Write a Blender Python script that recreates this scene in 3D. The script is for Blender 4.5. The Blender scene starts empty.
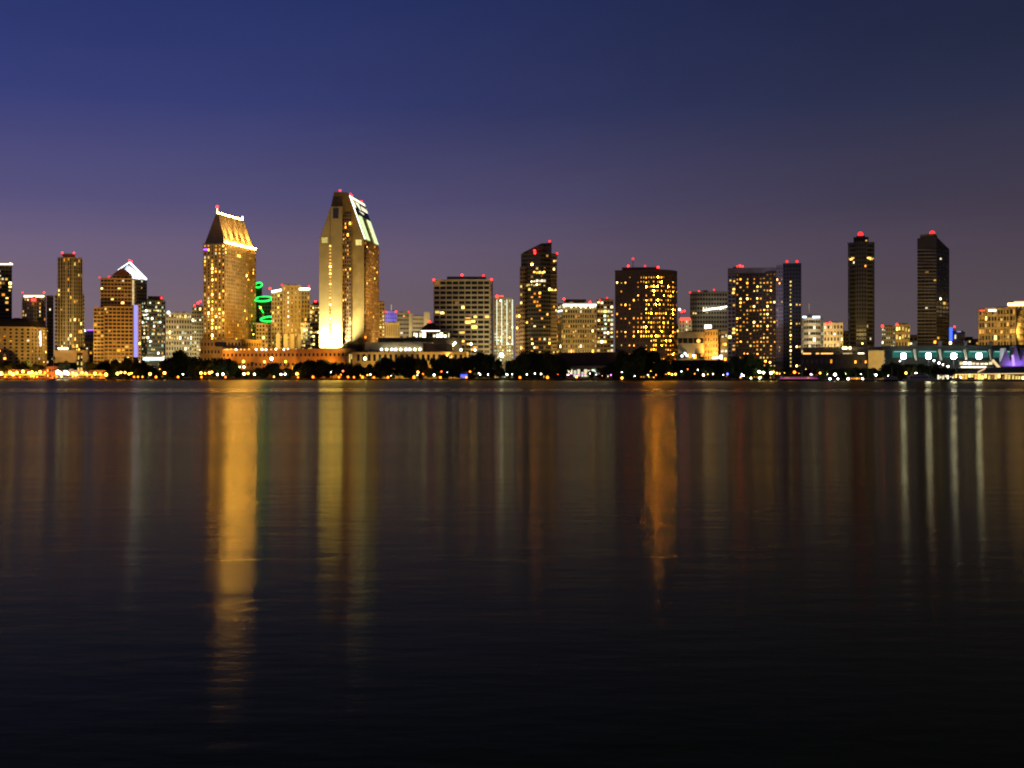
import bpy, math, random
from mathutils import Vector
PI = math.pi
C = bpy.context.scene.collection
F, HZ, CAMH, GZ = 1240.0, 373.6, 5.0, 0.8      # focal length in px, horizon row, eye height, land height
def shore(px): return 1040.0 - 260.0 * px / 1024.0   # distance of the far quay
def XY(px, d):                                  # bearing + metres behind the quay -> ground point
    Y = shore(px) + d
    return Vector(((px - 512) / F * Y, Y))
def ZZ(py, Y): return CAMH + (HZ - py) / F * Y
def PT(px, py, d):
    p = XY(px, d); return Vector((p.x, p.y, ZZ(py, p.y)))

# ------------------------------------------------------------------ materials
MATS = {}
def _new(name):
    m = bpy.data.materials.new(name); m.use_nodes = True
    nt = m.node_tree; nt.nodes.clear()
    out = nt.nodes.new('ShaderNodeOutputMaterial')
    return m, nt, out
def wall(name, col, rough=.8, var=.25, scale=.12, spec=.3):
    if name in MATS: return MATS[name]
    m, nt, out = _new(name); N = nt.nodes; L = nt.links
    p = N.new('ShaderNodeBsdfPrincipled'); p.inputs['Roughness'].default_value = rough
    p.inputs['Specular IOR Level'].default_value = spec
    tc = N.new('ShaderNodeTexCoord'); nz = N.new('ShaderNodeTexNoise'); nz.inputs['Scale'].default_value = scale
    nz.inputs['Detail'].default_value = 5
    L.new(tc.outputs['Object'], nz.inputs['Vector'])
    r = N.new('ShaderNodeValToRGB')
    r.color_ramp.elements[0].position = .3; r.color_ramp.elements[1].position = .7
    r.color_ramp.elements[0].color = (*[c * (1 - var) for c in col], 1)
    r.color_ramp.elements[1].color = (*[c * (1 + var) for c in col], 1)
    L.new(nz.outputs['Fac'], r.inputs['Fac']); L.new(r.outputs['Color'], p.inputs['Base Color'])
    L.new(p.outputs[0], out.inputs[0]); MATS[name] = m
    return m
def emit(name, col, s, nee=False, vary=0.0):
    """glowing surface; vary spreads brightness from pane to pane"""
    if name in MATS: return MATS[name]
    m, nt, out = _new(name); N = nt.nodes; L = nt.links
    e = N.new('ShaderNodeEmission'); e.inputs['Color'].default_value = (*col, 1); e.inputs['Strength'].default_value = s
    if vary:
        oi = N.new('ShaderNodeObjectInfo'); g = N.new('ShaderNodeNewGeometry')
        a = N.new('ShaderNodeMath'); a.operation = 'ADD'
        L.new(oi.outputs['Random'], a.inputs[0]); L.new(g.outputs['Random Per Island'], a.inputs[1])
        fr = N.new('ShaderNodeMath'); fr.operation = 'FRACT'; L.new(a.outputs[0], fr.inputs[0])
        pw = N.new('ShaderNodeMath'); pw.operation = 'POWER'; pw.inputs[1].default_value = 6; L.new(fr.outputs[0], pw.inputs[0])
        ma = N.new('ShaderNodeMath'); ma.operation = 'MULTIPLY_ADD'
        ma.inputs[1].default_value = s * vary; ma.inputs[2].default_value = s * .55
        L.new(pw.outputs[0], ma.inputs[0])
        # curtains and furniture: the room is not evenly bright
        tc = N.new('ShaderNodeTexCoord'); nz = N.new('ShaderNodeTexNoise'); nz.inputs['Scale'].default_value = .9
        L.new(tc.outputs['Object'], nz.inputs['Vector'])
        mr = N.new('ShaderNodeMapRange'); mr.inputs['From Min'].default_value = .3; mr.inputs['From Max'].default_value = .7
        mr.inputs['To Min'].default_value = .55; mr.inputs['To Max'].default_value = 1.35
        L.new(nz.outputs['Fac'], mr.inputs['Value'])
        mu = N.new('ShaderNodeMath'); mu.operation = 'MULTIPLY'
        L.new(ma.outputs[0], mu.inputs[0]); L.new(mr.outputs[0], mu.inputs[1])
        L.new(mu.outputs[0], e.inputs['Strength'])
    L.new(e.outputs[0], out.inputs[0])
    m.cycles.emission_sampling = 'AUTO' if nee else 'NONE'
    MATS[name] = m
    return m
emit('win_amber', (1, .35, .03), 2.2, vary=7)
emit('win_blaze', (1, .39, .012), 11, vary=36)
emit('win_gold', (1, .45, .05), 2.4, vary=26)
emit('win_warm', (1, .52, .10), 2.0, vary=7)
emit('win_yellow', (1, .70, .18), 1.8, vary=4)
emit('win_white', (1, .86, .52), 1.9, vary=4)
emit('win_cool', (.75, 1, .70), 1.5, vary=3)
emit('win_blue', (.35, .3, 1), 1.6, vary=1)
emit('win_dim', (1, .45, .09), .42, vary=3)
emit('win_red', (1, .12, .05), 1.2, vary=1)
def dark_glass():
    m, nt, out = _new('dark_glass'); N = nt.nodes
    p = N.new('ShaderNodeBsdfPrincipled'); p.inputs['Base Color'].default_value = (.012, .012, .012, 1)
    p.inputs['Roughness'].default_value = .25; p.inputs['Specular IOR Level'].default_value = .35
    nt.links.new(p.outputs[0], out.inputs[0]); MATS['glass'] = m
    return m
dark_glass()
RED = emit('beacon_red', (1, .02, .018), 9); RED2 = emit('beacon_faint', (1, .02, .018), 3)
STEEL = wall('steel', (.12, .12, .12), .5)
ROOFM = wall('roof_dark', (.07, .065, .06), .85)

# ------------------------------------------------------------------ mesh helpers
def link(name, verts, faces, mats, parent=None, midx=None, smooth=False):
    me = bpy.data.meshes.new(name); me.from_pydata([tuple(v) for v in verts], [], faces)
    for m in (mats if isinstance(mats, (list, tuple)) else [mats]): me.materials.append(m)
    if midx: me.polygons.foreach_set('material_index', midx)
    if smooth: me.polygons.foreach_set('use_smooth', [True] * len(me.polygons))
    me.update()
    o = bpy.data.objects.new(name, me); C.objects.link(o)
    if parent: o.parent = parent
    return o
def tag(o, label, cat, group=None, kind=None):
    if label:
        n = len(label.split())
        if n > 16: print('LONG LABEL', n, label)
    o['label'] = label; o['category'] = cat
    if group: o['group'] = group
    if kind: o['kind'] = kind
    return o
def empty(name, loc):
    o = bpy.data.objects.new(name, None); C.objects.link(o); o.location = loc; o.empty_display_size = 1
    return o
class MB:
    def __init__(s): s.v = []; s.f = []; s.mi = []; s.cur = 0; s.key = {}
    def vert(s, p, dedupe=True):
        if not dedupe: s.v.append(tuple(p)); return len(s.v) - 1
        k = (round(p[0], 3), round(p[1], 3), round(p[2], 3))
        i = s.key.get(k)
        if i is None: i = s.key[k] = len(s.v); s.v.append(k)
        return i
    def face(s, pts, dd=True): s.f.append([s.vert(p, dd) for p in pts]); s.mi.append(s.cur)
    def prism(s, poly, z0, z1):                   # CCW ground polygon
        b = [(p[0], p[1], z0) for p in poly]; t = [(p[0], p[1], z1) for p in poly]; n = len(poly)
        for i in range(n): j = (i + 1) % n; s.face([b[i], b[j], t[j], t[i]])
        s.face(t); s.face(b[::-1])
    def hull(s, bot, top):                        # loft between two equal loops
        n = len(bot)
        for i in range(n): j = (i + 1) % n; s.face([bot[i], bot[j], top[j], top[i]])
        s.face(top); s.face(bot[::-1])
    def box(s, c, d):
        x, y, z = c; a, b, h = d[0] / 2, d[1] / 2, d[2] / 2
        s.prism([(x-a, y-b), (x+a, y-b), (x+a, y+b), (x-a, y+b)], z-h, z+h)
    def bar(s, a, b, w, n=6, w2=None):            # round bar from a to b
        a, b = Vector(a), Vector(b); d = (b - a)
        if d.length < 1e-5: return
        d.normalize(); u = d.orthogonal().normalized(); v = d.cross(u); w2 = w if w2 is None else w2
        A = [a + (u * math.cos(k*2*PI/n) + v * math.sin(k*2*PI/n)) * w for k in range(n)]
        B = [b + (u * math.cos(k*2*PI/n) + v * math.sin(k*2*PI/n)) * w2 for k in range(n)]
        s.hull(A, B)
    def ball(s, c, r, nu=10, nv=6, sz=1):
        c = Vector(c); rows = []
        for j in range(1, nv):
            t = PI * j / nv
            rows.append([c + Vector((r*math.sin(t)*math.cos(2*PI*i/nu), r*math.sin(t)*math.sin(2*PI*i/nu), -r*sz*math.cos(t))) for i in range(nu)])
        B, T = c - Vector((0, 0, r*sz)), c + Vector((0, 0, r*sz))
        for i in range(nu):
            k = (i+1) % nu
            s.face([B, rows[0][k], rows[0][i]]); s.face([T, rows[-1][i], rows[-1][k]])
            for j in range(nv-2): s.face([rows[j][i], rows[j][k], rows[j+1][k], rows[j+1][i]])
    def done(s, name, mats, parent=None, smooth=False):
        return link(name, s.v, s.f, mats, parent, s.mi, smooth)

PANES = {}
def pane_mesh(w, h, mk):
    k = (round(w, 1), round(h, 1), mk)
    if k not in PANES:
        me = bpy.data.meshes.new('window')
        a, b = w/2, h/2
        me.from_pydata([(-a, 0, -b), (a, 0, -b), (a, 0, b), (-a, 0, b)], [], [(0, 1, 2, 3)])
        me.materials.append(MATS[mk]); PANES[k] = me
    return PANES[k]
def pick(r, pal):
    t = r.random() * sum(w for _, w in pal)
    for k, w in pal:
        t -= w
        if t <= 0: return k
    return pal[-1][0]
AMBER = [('win_amber', 6), ('win_warm', 3), ('win_yellow', 1)]
BLAZE = [('win_blaze', 7), ('win_amber', 2), ('win_warm', 1)]
WARM = [('win_warm', 5), ('win_yellow', 3), ('win_amber', 2), ('win_white', 2), ('win_dim', 4)]
WHITE = [('win_white', 5), ('win_cool', 3), ('win_yellow', 3)]
COOL = [('win_cool', 6), ('win_white', 3), ('win_yellow', 1)]

class Thing:
    """a building: an Empty at its base; walls, roofs, windows, lamps are its parts"""
    def __init__(s, name, label, px, d, cat='building', group=None, seed=None, turn=True):
        p = XY(px, d); s.c0, s.d0, s.turn = p.copy(), d, turn; s.ray = p.normalized(); s.tan = Vector((s.ray.y, -s.ray.x))
        s.o = Vector((p.x, p.y, GZ)); s.root = empty(name, s.o)
        tag(s.root, label, cat, group); s.panes = []; s.r = random.Random(seed if seed is not None else hash_(label))
    def XY(s, px, d):                             # ground point in the building's own turned frame
        if not s.turn: return XY(px, d)
        c = s.c0 + s.ray*(d-s.d0); k = (px-512)/F; t = s.tan
        return c + t*((k*c.y-c.x)/(t.x-k*t.y))
    def PT(s, px, py, d): p = s.XY(px, d); return Vector((p.x, p.y, ZZ(py, p.y)))
    def L(s, p): return Vector(p) - s.o
    def facade(s, mb, a, b, z0, z1, nb, nf, ww, wh, rec, litfn, sill=.5):
        a = Vector(a); b = Vector(b); u = b - a; Ln = u.length; u /= Ln; n = Vector((u.y, -u.x))
        du, dz = Ln / nb, (z1 - z0) / nf; rz = math.atan2(u.y, u.x)
        def P(x, z, off=0):
            q = a + u * x - n * off
            return (q.x - s.o.x, q.y - s.o.y, z - s.o.z)
        for i in range(nb):
            for j in range(nf):
                x0, x1, y0, y1 = i*du, (i+1)*du, z0 + j*dz, z0 + (j+1)*dz
                w, h = du*ww, dz*wh; mx = (x0+x1)/2; wz = y0 + (dz-h)*sill + h/2
                xa, xb, ya, yb = mx-w/2, mx+w/2, wz-h/2, wz+h/2
                o = [P(x0, y0), P(x1, y0), P(x1, y1), P(x0, y1)]
                q = [P(xa, ya), P(xb, ya), P(xb, yb), P(xa, yb)]
                k = [P(xa, ya, rec), P(xb, ya, rec), P(xb, yb, rec), P(xa, yb, rec)]
                for e in range(4):
                    g = (e+1) % 4
                    mb.face([o[e], o[g], q[g], q[e]]); mb.face([q[e], q[g], k[g], k[e]])
                c = a + u*mx - n*rec
                mk = None
                if litfn:
                    ppx = 512 + c.x/c.y*F; ppy = HZ - (wz - CAMH)/c.y*F
                    mk = litfn(i, j, ppx, ppy, s.r)
                if mk and s.r.random() < .7:        # blinds part drawn: the lit patch is smaller than the opening
                    kw, kh = s.r.uniform(.55, .95), s.r.uniform(.5, .95); cx = c + u*(w*(1-kw)/2*s.r.choice((-1, 1))) + n*.05
                    s.panes.append((mk, w*kw, h*kh, (cx.x-s.o.x, cx.y-s.o.y, wz-h*(1-kh)/2*s.r.choice((-1, 1))-s.o.z), rz, True)); mk = None
                s.panes.append((mk or 'glass', w, h, (c.x-s.o.x, c.y-s.o.y, wz-s.o.z), rz, n.y < 0))
    def block(s, front, top, mat, bays=None, fl=None, fh=3.5, bw=4.0, ww=.6, wh=.55, rec=.4, sill=.5, p=.15, pal=WARM,
              litfn=None, dep=24, base=None, topref=0, plain=(), name='wall', roof=True, back=None, sides=True):
        pts = [s.XY(*q) for q in front]
        z1 = ZZ(top, pts[topref].y); z0 = GZ if base is None else ZZ(base, pts[topref].y)
        if back: poly = pts + [s.XY(*q) for q in back]
        elif len(pts) == 2:
            u = pts[1]-pts[0]; n = Vector((-u.y, u.x)).normalized(); poly = pts + [pts[1] + n*dep, pts[0] + n*dep]
        elif len(pts) == 3: poly = pts + [pts[0] + pts[2] - pts[1]]
        else: poly = pts + [pts[-1] + s.ray*dep, pts[0] + s.ray*dep]
        mb = MB(); n = len(poly); nf = fl or max(1, round((z1-z0)/fh))
        if litfn is None and (p or 0) > 0:
            def litfn(i, j, x, y, r): return pick(r, pal) if r.random() < p else None
        for i in range(n):
            a, b = poly[i], poly[(i+1) % n]; isf = i < len(pts)-1
            nx = (b-a).normalized()
            if i in plain or (not isf and (not sides or i != n-1 and i != len(pts)-1)):
                mb.face([(a.x-s.o.x, a.y-s.o.y, z0-s.o.z), (b.x-s.o.x, b.y-s.o.y, z0-s.o.z), (b.x-s.o.x, b.y-s.o.y, z1-s.o.z), (a.x-s.o.x, a.y-s.o.y, z1-s.o.z)])
                continue
            nb = (bays[i] if bays and isf else max(1, round((b-a).length/bw)))
            s.facade(mb, a, b, z0, z1, nb, nf, ww, wh, rec, (lambda i_, j_, x_, y_, r_, e=i: litfn(i_, j_, x_, y_, r_)) if isf and litfn else None, sill)
        mb.face([(q.x-s.o.x, q.y-s.o.y, z1-s.o.z) for q in poly])
        w = mb.done(name, mat, s.root)
        if roof:                                    # parapet ring + plant room line
            rb = MB(); cen = sum(poly, Vector((0, 0)))/n
            t = [(q.x-s.o.x, q.y-s.o.y, z1-s.o.z) for q in [cen + (q-cen)*1.006 for q in poly]]
            rb.hull([(x, y, z+.01) for x, y, z in t], [(x, y, z+.9) for x, y, z in t]); rb.done('parapet', mat, s.root)
            if name == 'wall':
                for k in range(2):
                    q = cen + (poly[k]-cen)*s.r.uniform(.1, .45); pm = MB(); pm.box((q.x-s.o.x, q.y-s.o.y, z1-s.o.z+1.0), (s.r.uniform(2.5, 5), s.r.uniform(2.5, 5), 1.9)); pm.done('roof_plant', m_dark if s.r.random() < .6 else m_conc, s.root)
        s.poly, s.z1, s.z0 = poly, z1, z0
        return w
    def box(s, name, x0, x1, y0, y1, d, dep, mat):  # px box standing d metres behind the quay
        p0, p1 = s.XY(x0, d), s.XY(x1, d); z1, z0 = ZZ(y0, p0.y), ZZ(y1, p0.y) if y1 is not None else GZ
        u = (p1-p0); n = Vector((-u.y, u.x)).normalized()*dep; mb = MB()
        mb.prism([s.L((q.x, q.y, 0)) for q in (p0, p1, p1+n, p0+n)], z0-s.o.z, z1-s.o.z)
        return mb.done(name, mat, s.root)
    def strip(s, name, A, B, th, mat, n=4):         # bar between two (px, py, d)
        mb = MB(); mb.bar(s.L(s.PT(*A)), s.L(s.PT(*B)), th, n); return mb.done(name, mat, s.root)
    def beacon(s, *pts, r=.9, mast=2.5):
        for px, py, d in pts:
            q = s.L(s.PT(px, py, d)); mb = MB(); mb.cur = 1; mb.bar(q-Vector((0, 0, mast)), q-Vector((0, 0, r*.8)), .22)
            mb.cur = 0; mb.ball(q, r*s.r.uniform(.75, 1.1), 8, 6); mb.done('beacon', [RED if s.r.random() < .6 else RED2, STEEL], s.root, False)
    def lamp(s, px, py, d, r, mat, name='lamp'):
        q = s.L(s.PT(px, py, d)); mb = MB(); mb.ball(q, r, 8, 6); return mb.done(name, mat, s.root)
    def done(s):
        if not s.panes: return
        front = [p for p in s.panes if p[0] != 'glass']; rest = [p for p in s.panes if p[0] == 'glass']
        s.r.shuffle(front); front.sort(key=lambda p: -(p[1]*p[2]) + (5 if p[0] == 'win_dim' else 0))
        front, more = front[:100], front[100:]
        for mk, w, h, loc, rz, _ in front:
            o = bpy.data.objects.new('window', pane_mesh(w, h, mk)); C.objects.link(o)
            o.parent = s.root; o.location = loc; o.rotation_euler = (0, 0, rz)
        rest += more
        v, f, mi, names = [], [], [], []
        for mk, w, h, loc, rz, _ in rest:
            if mk not in names: names.append(mk)
            c_, s_ = math.cos(rz)*w/2, math.sin(rz)*w/2; k = len(v); x, y, z = loc
            v += [(x-c_, y-s_, z-h/2), (x+c_, y+s_, z-h/2), (x+c_, y+s_, z+h/2), (x-c_, y-s_, z+h/2)]
            f.append((k, k+1, k+2, k+3)); mi.append(names.index(mk))
        if f:
            o = link('window', v, f, [MATS[k] for k in names], s.root, mi); o['kind'] = 'stuff'
def hash_(t):
    h = 7
    for c in t: h = (h*131 + ord(c)) % 1000003
    return h
def spot(a, b, power, col, ang=70, blend=.6, rad=.4):
    l = bpy.data.lights.new('flood_or_fill', 'SPOT'); l.energy = power; l.color = col; l.spot_size = math.radians(ang)  # roof and base uplights, plus added facade fills that have no fixture
    l.spot_blend = blend; l.shadow_soft_size = rad
    o = bpy.data.objects.new('flood_or_fill', l); C.objects.link(o); o.location = a
    o.rotation_euler = (Vector(b)-Vector(a)).to_track_quat('-Z', 'Y').to_euler()
    return o
def city_fill(px, py0, py1, d, dist=60, power=3e5, col=(1, .62, .2), ang=90, z=12):
    """added, fixture-free flood lighting a facade at px (between rows py0..py1, d metres behind the quay)"""
    t = PT(px, (py0+py1)/2, d); a = Vector((t.x*(t.y-dist)/t.y, t.y-dist, z))
    return spot(a, t, power, col, ang, .8)
ORANGE = (1, .50, .10); GOLD = (1, .64, .18); PALE = (1, .82, .45)

# facade finishes
m_olive = wall('stone_olive', (.34, .29, .18)); m_cream = wall('stone_cream', (.42, .37, .26))
m_gold = wall('stone_gold', (.40, .29, .13)); m_brown = wall('stone_brown', (.25, .17, .10))
m_conc = wall('concrete', (.22, .20, .18)); m_grey = wall('grey_cladding', (.17, .165, .17)); m_dark = wall('dark_cladding', (.06, .056, .055), .6)
m_navy = wall('navy_cladding', (.055, .058, .075), .6); m_teal = wall('teal_cladding', (.07, .09, .085), .5)
m_lav = wall('lavender_panel', (.30, .28, .36)); m_ter = wall('terracotta', (.30, .13, .06)); m_copper = wall('copper_roof', (.33, .24, .13), .5)
e_warm = emit('strip_warm', (1, .68, .28), 7); e_white = emit('strip_white', (1, .95, .75), 4); e_cool = emit('strip_cool', (.8, .95, 1), 3.2)
e_hot = emit('strip_hot', (1, .52, .10), 130, nee=True); e_green = emit('strip_green', (.02, 1, .10), 2.6); e_vio = emit('strip_violet', (.42, .36, 1), 1.1)
e_red = emit('sign_red', (1, .06, .04), 3); e_amb = emit('strip_amber', (1, .5, .09), 2.2); e_glow = emit('glow_panel', (1, .72, .32), 1.5, vary=.5)
e_blue = emit('strip_blue', (.05, .12, 1), 2.2); e_mag = emit('strip_magenta', (1, .08, .7), .7); e_orange = emit('strip_orange', (1, .33, .03), 4)
e_pale = emit('pale_lamps', (1, .92, .6), 12); e_teal = emit('teal_glow', (.10, .55, .42), .34, vary=.4); e_purple = emit('purple_glow', (.22, .10, .85), .40, vary=.5)

# ================================================================== BUILDINGS, west to east
b = Thing('glass_tower', 'dark glass tower with a lit yellow cornice cut by the left edge', 0, 150)
b.block([(-16, 150), (12, 150)], 265, m_dark, bays=[8], fh=3.7, ww=.86, wh=.6,
        litfn=lambda i, j, x, y, r: pick(r, WARM) if r.random() < (.4 if 270 < y < 298 else .07) else None)
b.strip('cornice_light', (-16, 264, 148.6), (12.6, 264.2, 148.6), .55, e_warm); b.strip('cornice_light', (12.4, 264.2, 149), (10, 263, 170), .4, e_warm); b.done()

b = Thing('mansard_hotel', 'golden hotel block with dark mansard roof behind the left shops', 15, 64, 'hotel')
def lf(i, j, x, y, r):
    if x > 41 and i == 1: return 'win_warm' if j > 0 else None
    return pick(r, WARM) if r.random() < .2 else None
b.block([(-14, 80), (-4, 64), (31, 62), (41, 72), (47, 84)], 328, m_gold, bw=4.6, fh=3.2, ww=.42, wh=.55, litfn=lf, dep=30)
eave = [(q.x-b.o.x, q.y-b.o.y, b.z1-b.o.z+.9) for q in b.poly]; cx = sum(v[0] for v in eave)/len(eave); cy = sum(v[1] for v in eave)/len(eave)
mb = MB(); mb.hull([(cx+(x-cx)*1.03, cy+(y-cy)*1.05, z+.02) for x, y, z in eave], [(cx+(x-cx)*.75, cy+(y-cy)*.7, z+5.5) for x, y, z in eave])
mb.hull([(cx+(x-cx)*.5, cy+(y-cy)*.5, z+5.52) for x, y, z in eave], [(cx+(x-cx)*.12, cy+(y-cy)*.3, z+8.5) for x, y, z in eave]); mb.done('roof', wall('mansard', (.09, .07, .05)), b.root)
b.strip('neon_strip', (40.4, 331, 70), (40.6, 346, 70), .5, e_cool); b.done()
city_fill(10, 330, 362, 64, 42, 1.1e5, (1, .6, .15)); city_fill(36, 330, 362, 66, 42, .9e5, (1, .6, .15))

b = Thing('office_tower', 'beige tower with glowing white roof band behind the mansard hotel', 33, 170)
b.block([(22, 172), (34, 168), (46, 172)], 298, m_cream, bays=[5, 5], fh=3.6, ww=.5, wh=.55, p=.16)
b.strip('roof_light', (24, 296.2, 170), (44, 296.2, 170), .9, e_warm); b.box('sign', 31, 36, 298.5, 301, 166, .5, e_red)
b.beacon((22.5, 292.5, 172), (44, 292.5, 172)); b.done(); city_fill(33, 296, 330, 168, 60, 1.7e5, GOLD, z=40)
b = Thing('slim_tower', 'slim unlit grey slab between the beige tower and the mullioned tower', 50, 200)
b.block([(46.5, 200), (53.5, 200)], 297, m_conc, bays=[3], ww=.5, p=.04); b.done()

b = Thing('residential_tower', 'tall mullioned tower with red-brown crown left of the stepped golden tower', 70, 118, 'tower')
lf = lambda i, j, x, y, r: pick(r, WARM) if r.random() < (.5 if 300 < y < 305 and x > 70 else .55 if 314 < y < 322 and x > 72 else .3 if 283 < y < 290 and x < 64 else .5 if y > 346 else .13) else None
b.block([(57.5, 122), (63, 118), (76, 118), (82.5, 122)], 258, m_olive, bays=[2, 6, 3], fh=3.4, ww=.62, wh=.84, litfn=lf, topref=1)
b.block([(54.8, 120), (57.4, 120)], 295, m_conc, bays=[1], ww=.8, wh=.6, dep=18, p=.12, name='wing'); b.block([(82.6, 121), (84.4, 121)], 295, m_olive, bays=[1], ww=.7, dep=18, p=.1, name='wing')
for x in (62.9, 66.2, 69.5, 72.8, 76.1): b.strip('mullion', (x, 259, 117.4), (x, 352, 117.4), .28, m_cream)
b.box('crown', 62.5, 75, 253.4, 258, 121, 16, m_ter); b.box('podium', 54, 88, 350, 363, 106, 12, m_brown)
for x in (59, 61.5, 64.5, 67): b.lamp(x, 348.5, 105, .8, e_pale)
b.beacon((62.3, 252.8, 121), (74, 252.9, 121)); b.done(); city_fill(72, 262, 355, 118, 60, 1.4e5, GOLD, 100)
b = Thing('lit_gateway', 'small bright yellow gatehouse beneath the mullioned tower', 80, 60, 'gatehouse')
b.block([(76.5, 60), (83, 60)], 355, m_gold, bays=[2], fl=4, ww=.6, wh=.7, litfn=lambda *a: 'win_yellow', dep=6); b.box('roof', 75.8, 83.7, 353.8, 355, 59, 8, m_ter); b.done()

b = Thing('far_block', 'low grey far block with violet roof light left of the stepped tower', 89, 260)
b.block([(84, 260), (95, 260)], 331, m_grey, bays=[6], p=.06); b.strip('roof_light', (87, 330, 258), (94, 330, 258), .8, emit('strip_lilac', (.6, .15, 1), 1.6)); b.lamp(84.8, 330.6, 257, 1.1, e_cool); b.done()

b = Thing('stepped_tower', 'golden stepped balcony tower with hipped roof and violet light strip', 118, 108, 'tower')
lf = lambda i, j, x, y, r: pick(r, WARM) if r.random() < .10 else None
b.block([(100.5, 112), (131, 108), (136, 122)], 279, m_gold, bays=[9, 2], fh=3.3, ww=.84, wh=.55, litfn=lf, topref=1)
b.block([(93.5, 104), (104, 104)], 308, m_gold, bays=[3], fh=3.3, ww=.84, wh=.55, dep=24, litfn=lf, name='wing')
b.block([(104.2, 103), (133, 103)], 307, m_gold, bays=[7], fh=3.3, ww=.8, wh=.58, dep=10, litfn=lf, name='wing')
b.block([(138.4, 104), (141, 104)], 305, m_gold, bays=[1], fh=3.3, ww=.5, wh=.5, dep=20, p=.15, name='wing')
b.box('light_strip', 133.9, 137.9, 305, 357, 103, 8, e_vio); b.box('light_strip', 132.2, 134.2, 280, 305, 106.6, 1, e_glow)
b.block([(112.5, 112), (132, 112)], 275.2, m_brown, bays=[5], fl=1, base=279, dep=16, p=0, name='penthouse', roof=False)
pz = b.z1-b.o.z; e = [(q.x-b.o.x, q.y-b.o.y) for q in b.poly]; mx = [sum(q[k] for q in e)/4 for k in (0, 1)]
mb = MB(); mb.hull([(mx[0]+(x-mx[0])*1.05, mx[1]+(y-mx[1])*1.05, pz+.02) for x, y in e], [(mx[0]+(x-mx[0])*.12, mx[1]+(y-mx[1])*.3, pz+7) for x, y in e]); mb.done('roof', m_ter, b.root)
b.beacon((99.5, 277.5, 112), (109, 277, 112)); b.done(); city_fill(112, 282, 358, 104, 55, 1.1e5, ORANGE, 100); city_fill(124, 282, 358, 104, 55, .7e5, ORANGE, 100)

b = Thing('pyramid_tower', 'tower with white-lit slanted pyramid top behind the stepped golden tower', 131, 240, 'tower')
b.block([(117.5, 246), (133, 240), (147, 246)], 279, m_grey, bays=[7, 7], ww=.7, p=.05, roof=False, topref=1)
q = [(v.x-b.o.x, v.y-b.o.y, b.z1-b.o.z+.02) for v in b.poly]; ap = b.L(b.PT(129.5, 262, 255)); mb = MB()
mats = [emit('pyramid_lit', (.85, .93, 1), 1.0), m_grey]
t = [ap + (Vector(v)-ap)*.08 for v in q]; mb.hull(q, t); mb.done('pyramid_roof', wall('pyramid_panel', (.6, .62, .65), .4), b.root)
b.strip('edge_light', (129.5, 262.2, 245), (146.6, 279.5, 245), .95, e_cool); b.strip('edge_light', (129.5, 262.2, 245), (118, 270, 245), .55, e_cool)
spot(b.o + Vector((14, -12, 150-40+0)), b.o + ap + Vector((4, 0, -6)), 9e4, (.85, .93, 1), 80)
b.beacon((129.5, 260.5, 255), (131.5, 261.5, 250)); b.done()

b = Thing('banded_office', 'dark glass office with pale horizontal light bands beside the violet strip', 153, 150, 'office')
lf = lambda i, j, x, y, r: pick(r, WHITE) if r.random() < (.75 if (x < 149 and j % 3 == 1) or 308 < y < 314 else .28) else ('win_dim' if r.random() < .25 else None)
b.block([(141.2, 154), (147, 150), (165.5, 154)], 301, m_teal, bays=[3, 9], fh=3.5, ww=.85, wh=.55, litfn=lf, topref=1)
b.box('penthouse', 148, 163, 296, 301, 158, 14, m_dark); b.beacon((161.5, 298, 156))
b.box('canopy', 142, 165, 356.5, 358, 118, 8, m_cream); b.strip('canopy_light', (143, 359, 117), (164, 359, 117), 1.3, e_cool); b.done()

b = Thing('grid_office', 'pale square-windowed grid office left of the dark stepped block', 179, 160, 'office')
lf = lambda i, j, x, y, r: pick(r, WHITE) if r.random() < (.6 if 314 < y < 320 or 332 < y < 342 else .16) else None
b.block([(165.8, 160), (192, 160)], 313.5, m_cream, bays=[10], fl=12, ww=.56, wh=.55, litfn=lf); b.lamp(168.5, 312.5, 160, 1.5, e_cool)
b.done(); city_fill(179, 315, 352, 160, 50, 1.0e5, PALE, 90, 20)
b = Thing('dark_block', 'dark narrow block with red roof lights tucked left of the mansard-topped hotel tower', 197, 150)
b.block([(191.8, 150), (206, 150)], 307, m_olive, bays=[6], fh=3.4, p=.22, pal=WHITE); b.beacon((194.5, 305.5, 150), (198, 303, 150), (200.5, 301.5, 150)); b.done()

# ---- golden hotel with mansard roof
b = Thing('golden_hotel_tower', 'golden hotel tower with brightly lit steep mansard roof', 225, 110, 'hotel', turn=False)
def lf(i, j, x, y, r):
    if x < 225.2:
        if i == 2: return 'win_gold' if y > 258 else None
        return pick(r, WARM[:4] + [('win_gold', 9)]) if r.random() < (.55 if i > 2 else .42) else None
    return ('win_gold' if r.random() < .6 else 'win_amber') if r.random() < (.17 if x > 240 else .07) else ('win_dim' if r.random() < .45 else None)
b.block([(203, 113), (225, 110), (256, 182)], 243.5, m_gold, bays=[6, 18], fl=36, ww=.42, wh=.66, litfn=lf, topref=1)
P0, P1, P2, P3 = [Vector((q.x, q.y, b.z1+.9)) for q in b.poly]; u = P2-P1; mid, midb = (P0+P1)/2, None
zr = ZZ(213.5, (mid+u*.1).y); R0 = mid+u*.1; R1 = mid+u*.9; R0.z = R1.z = zr
w = (P1-P0)*.06
ring = [P0+w*.8+u*.02, P1-w*.8+u*.02, P2-w*.8-u*.02, P3+w*.8-u*.02]; top = [R0-w, R0+w, R1+w, R1-w]
mb = MB(); mb.hull([b.L(v) for v in ring], [b.L(v) for v in top]); mb.done('mansard_roof', m_copper, b.root)
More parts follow.
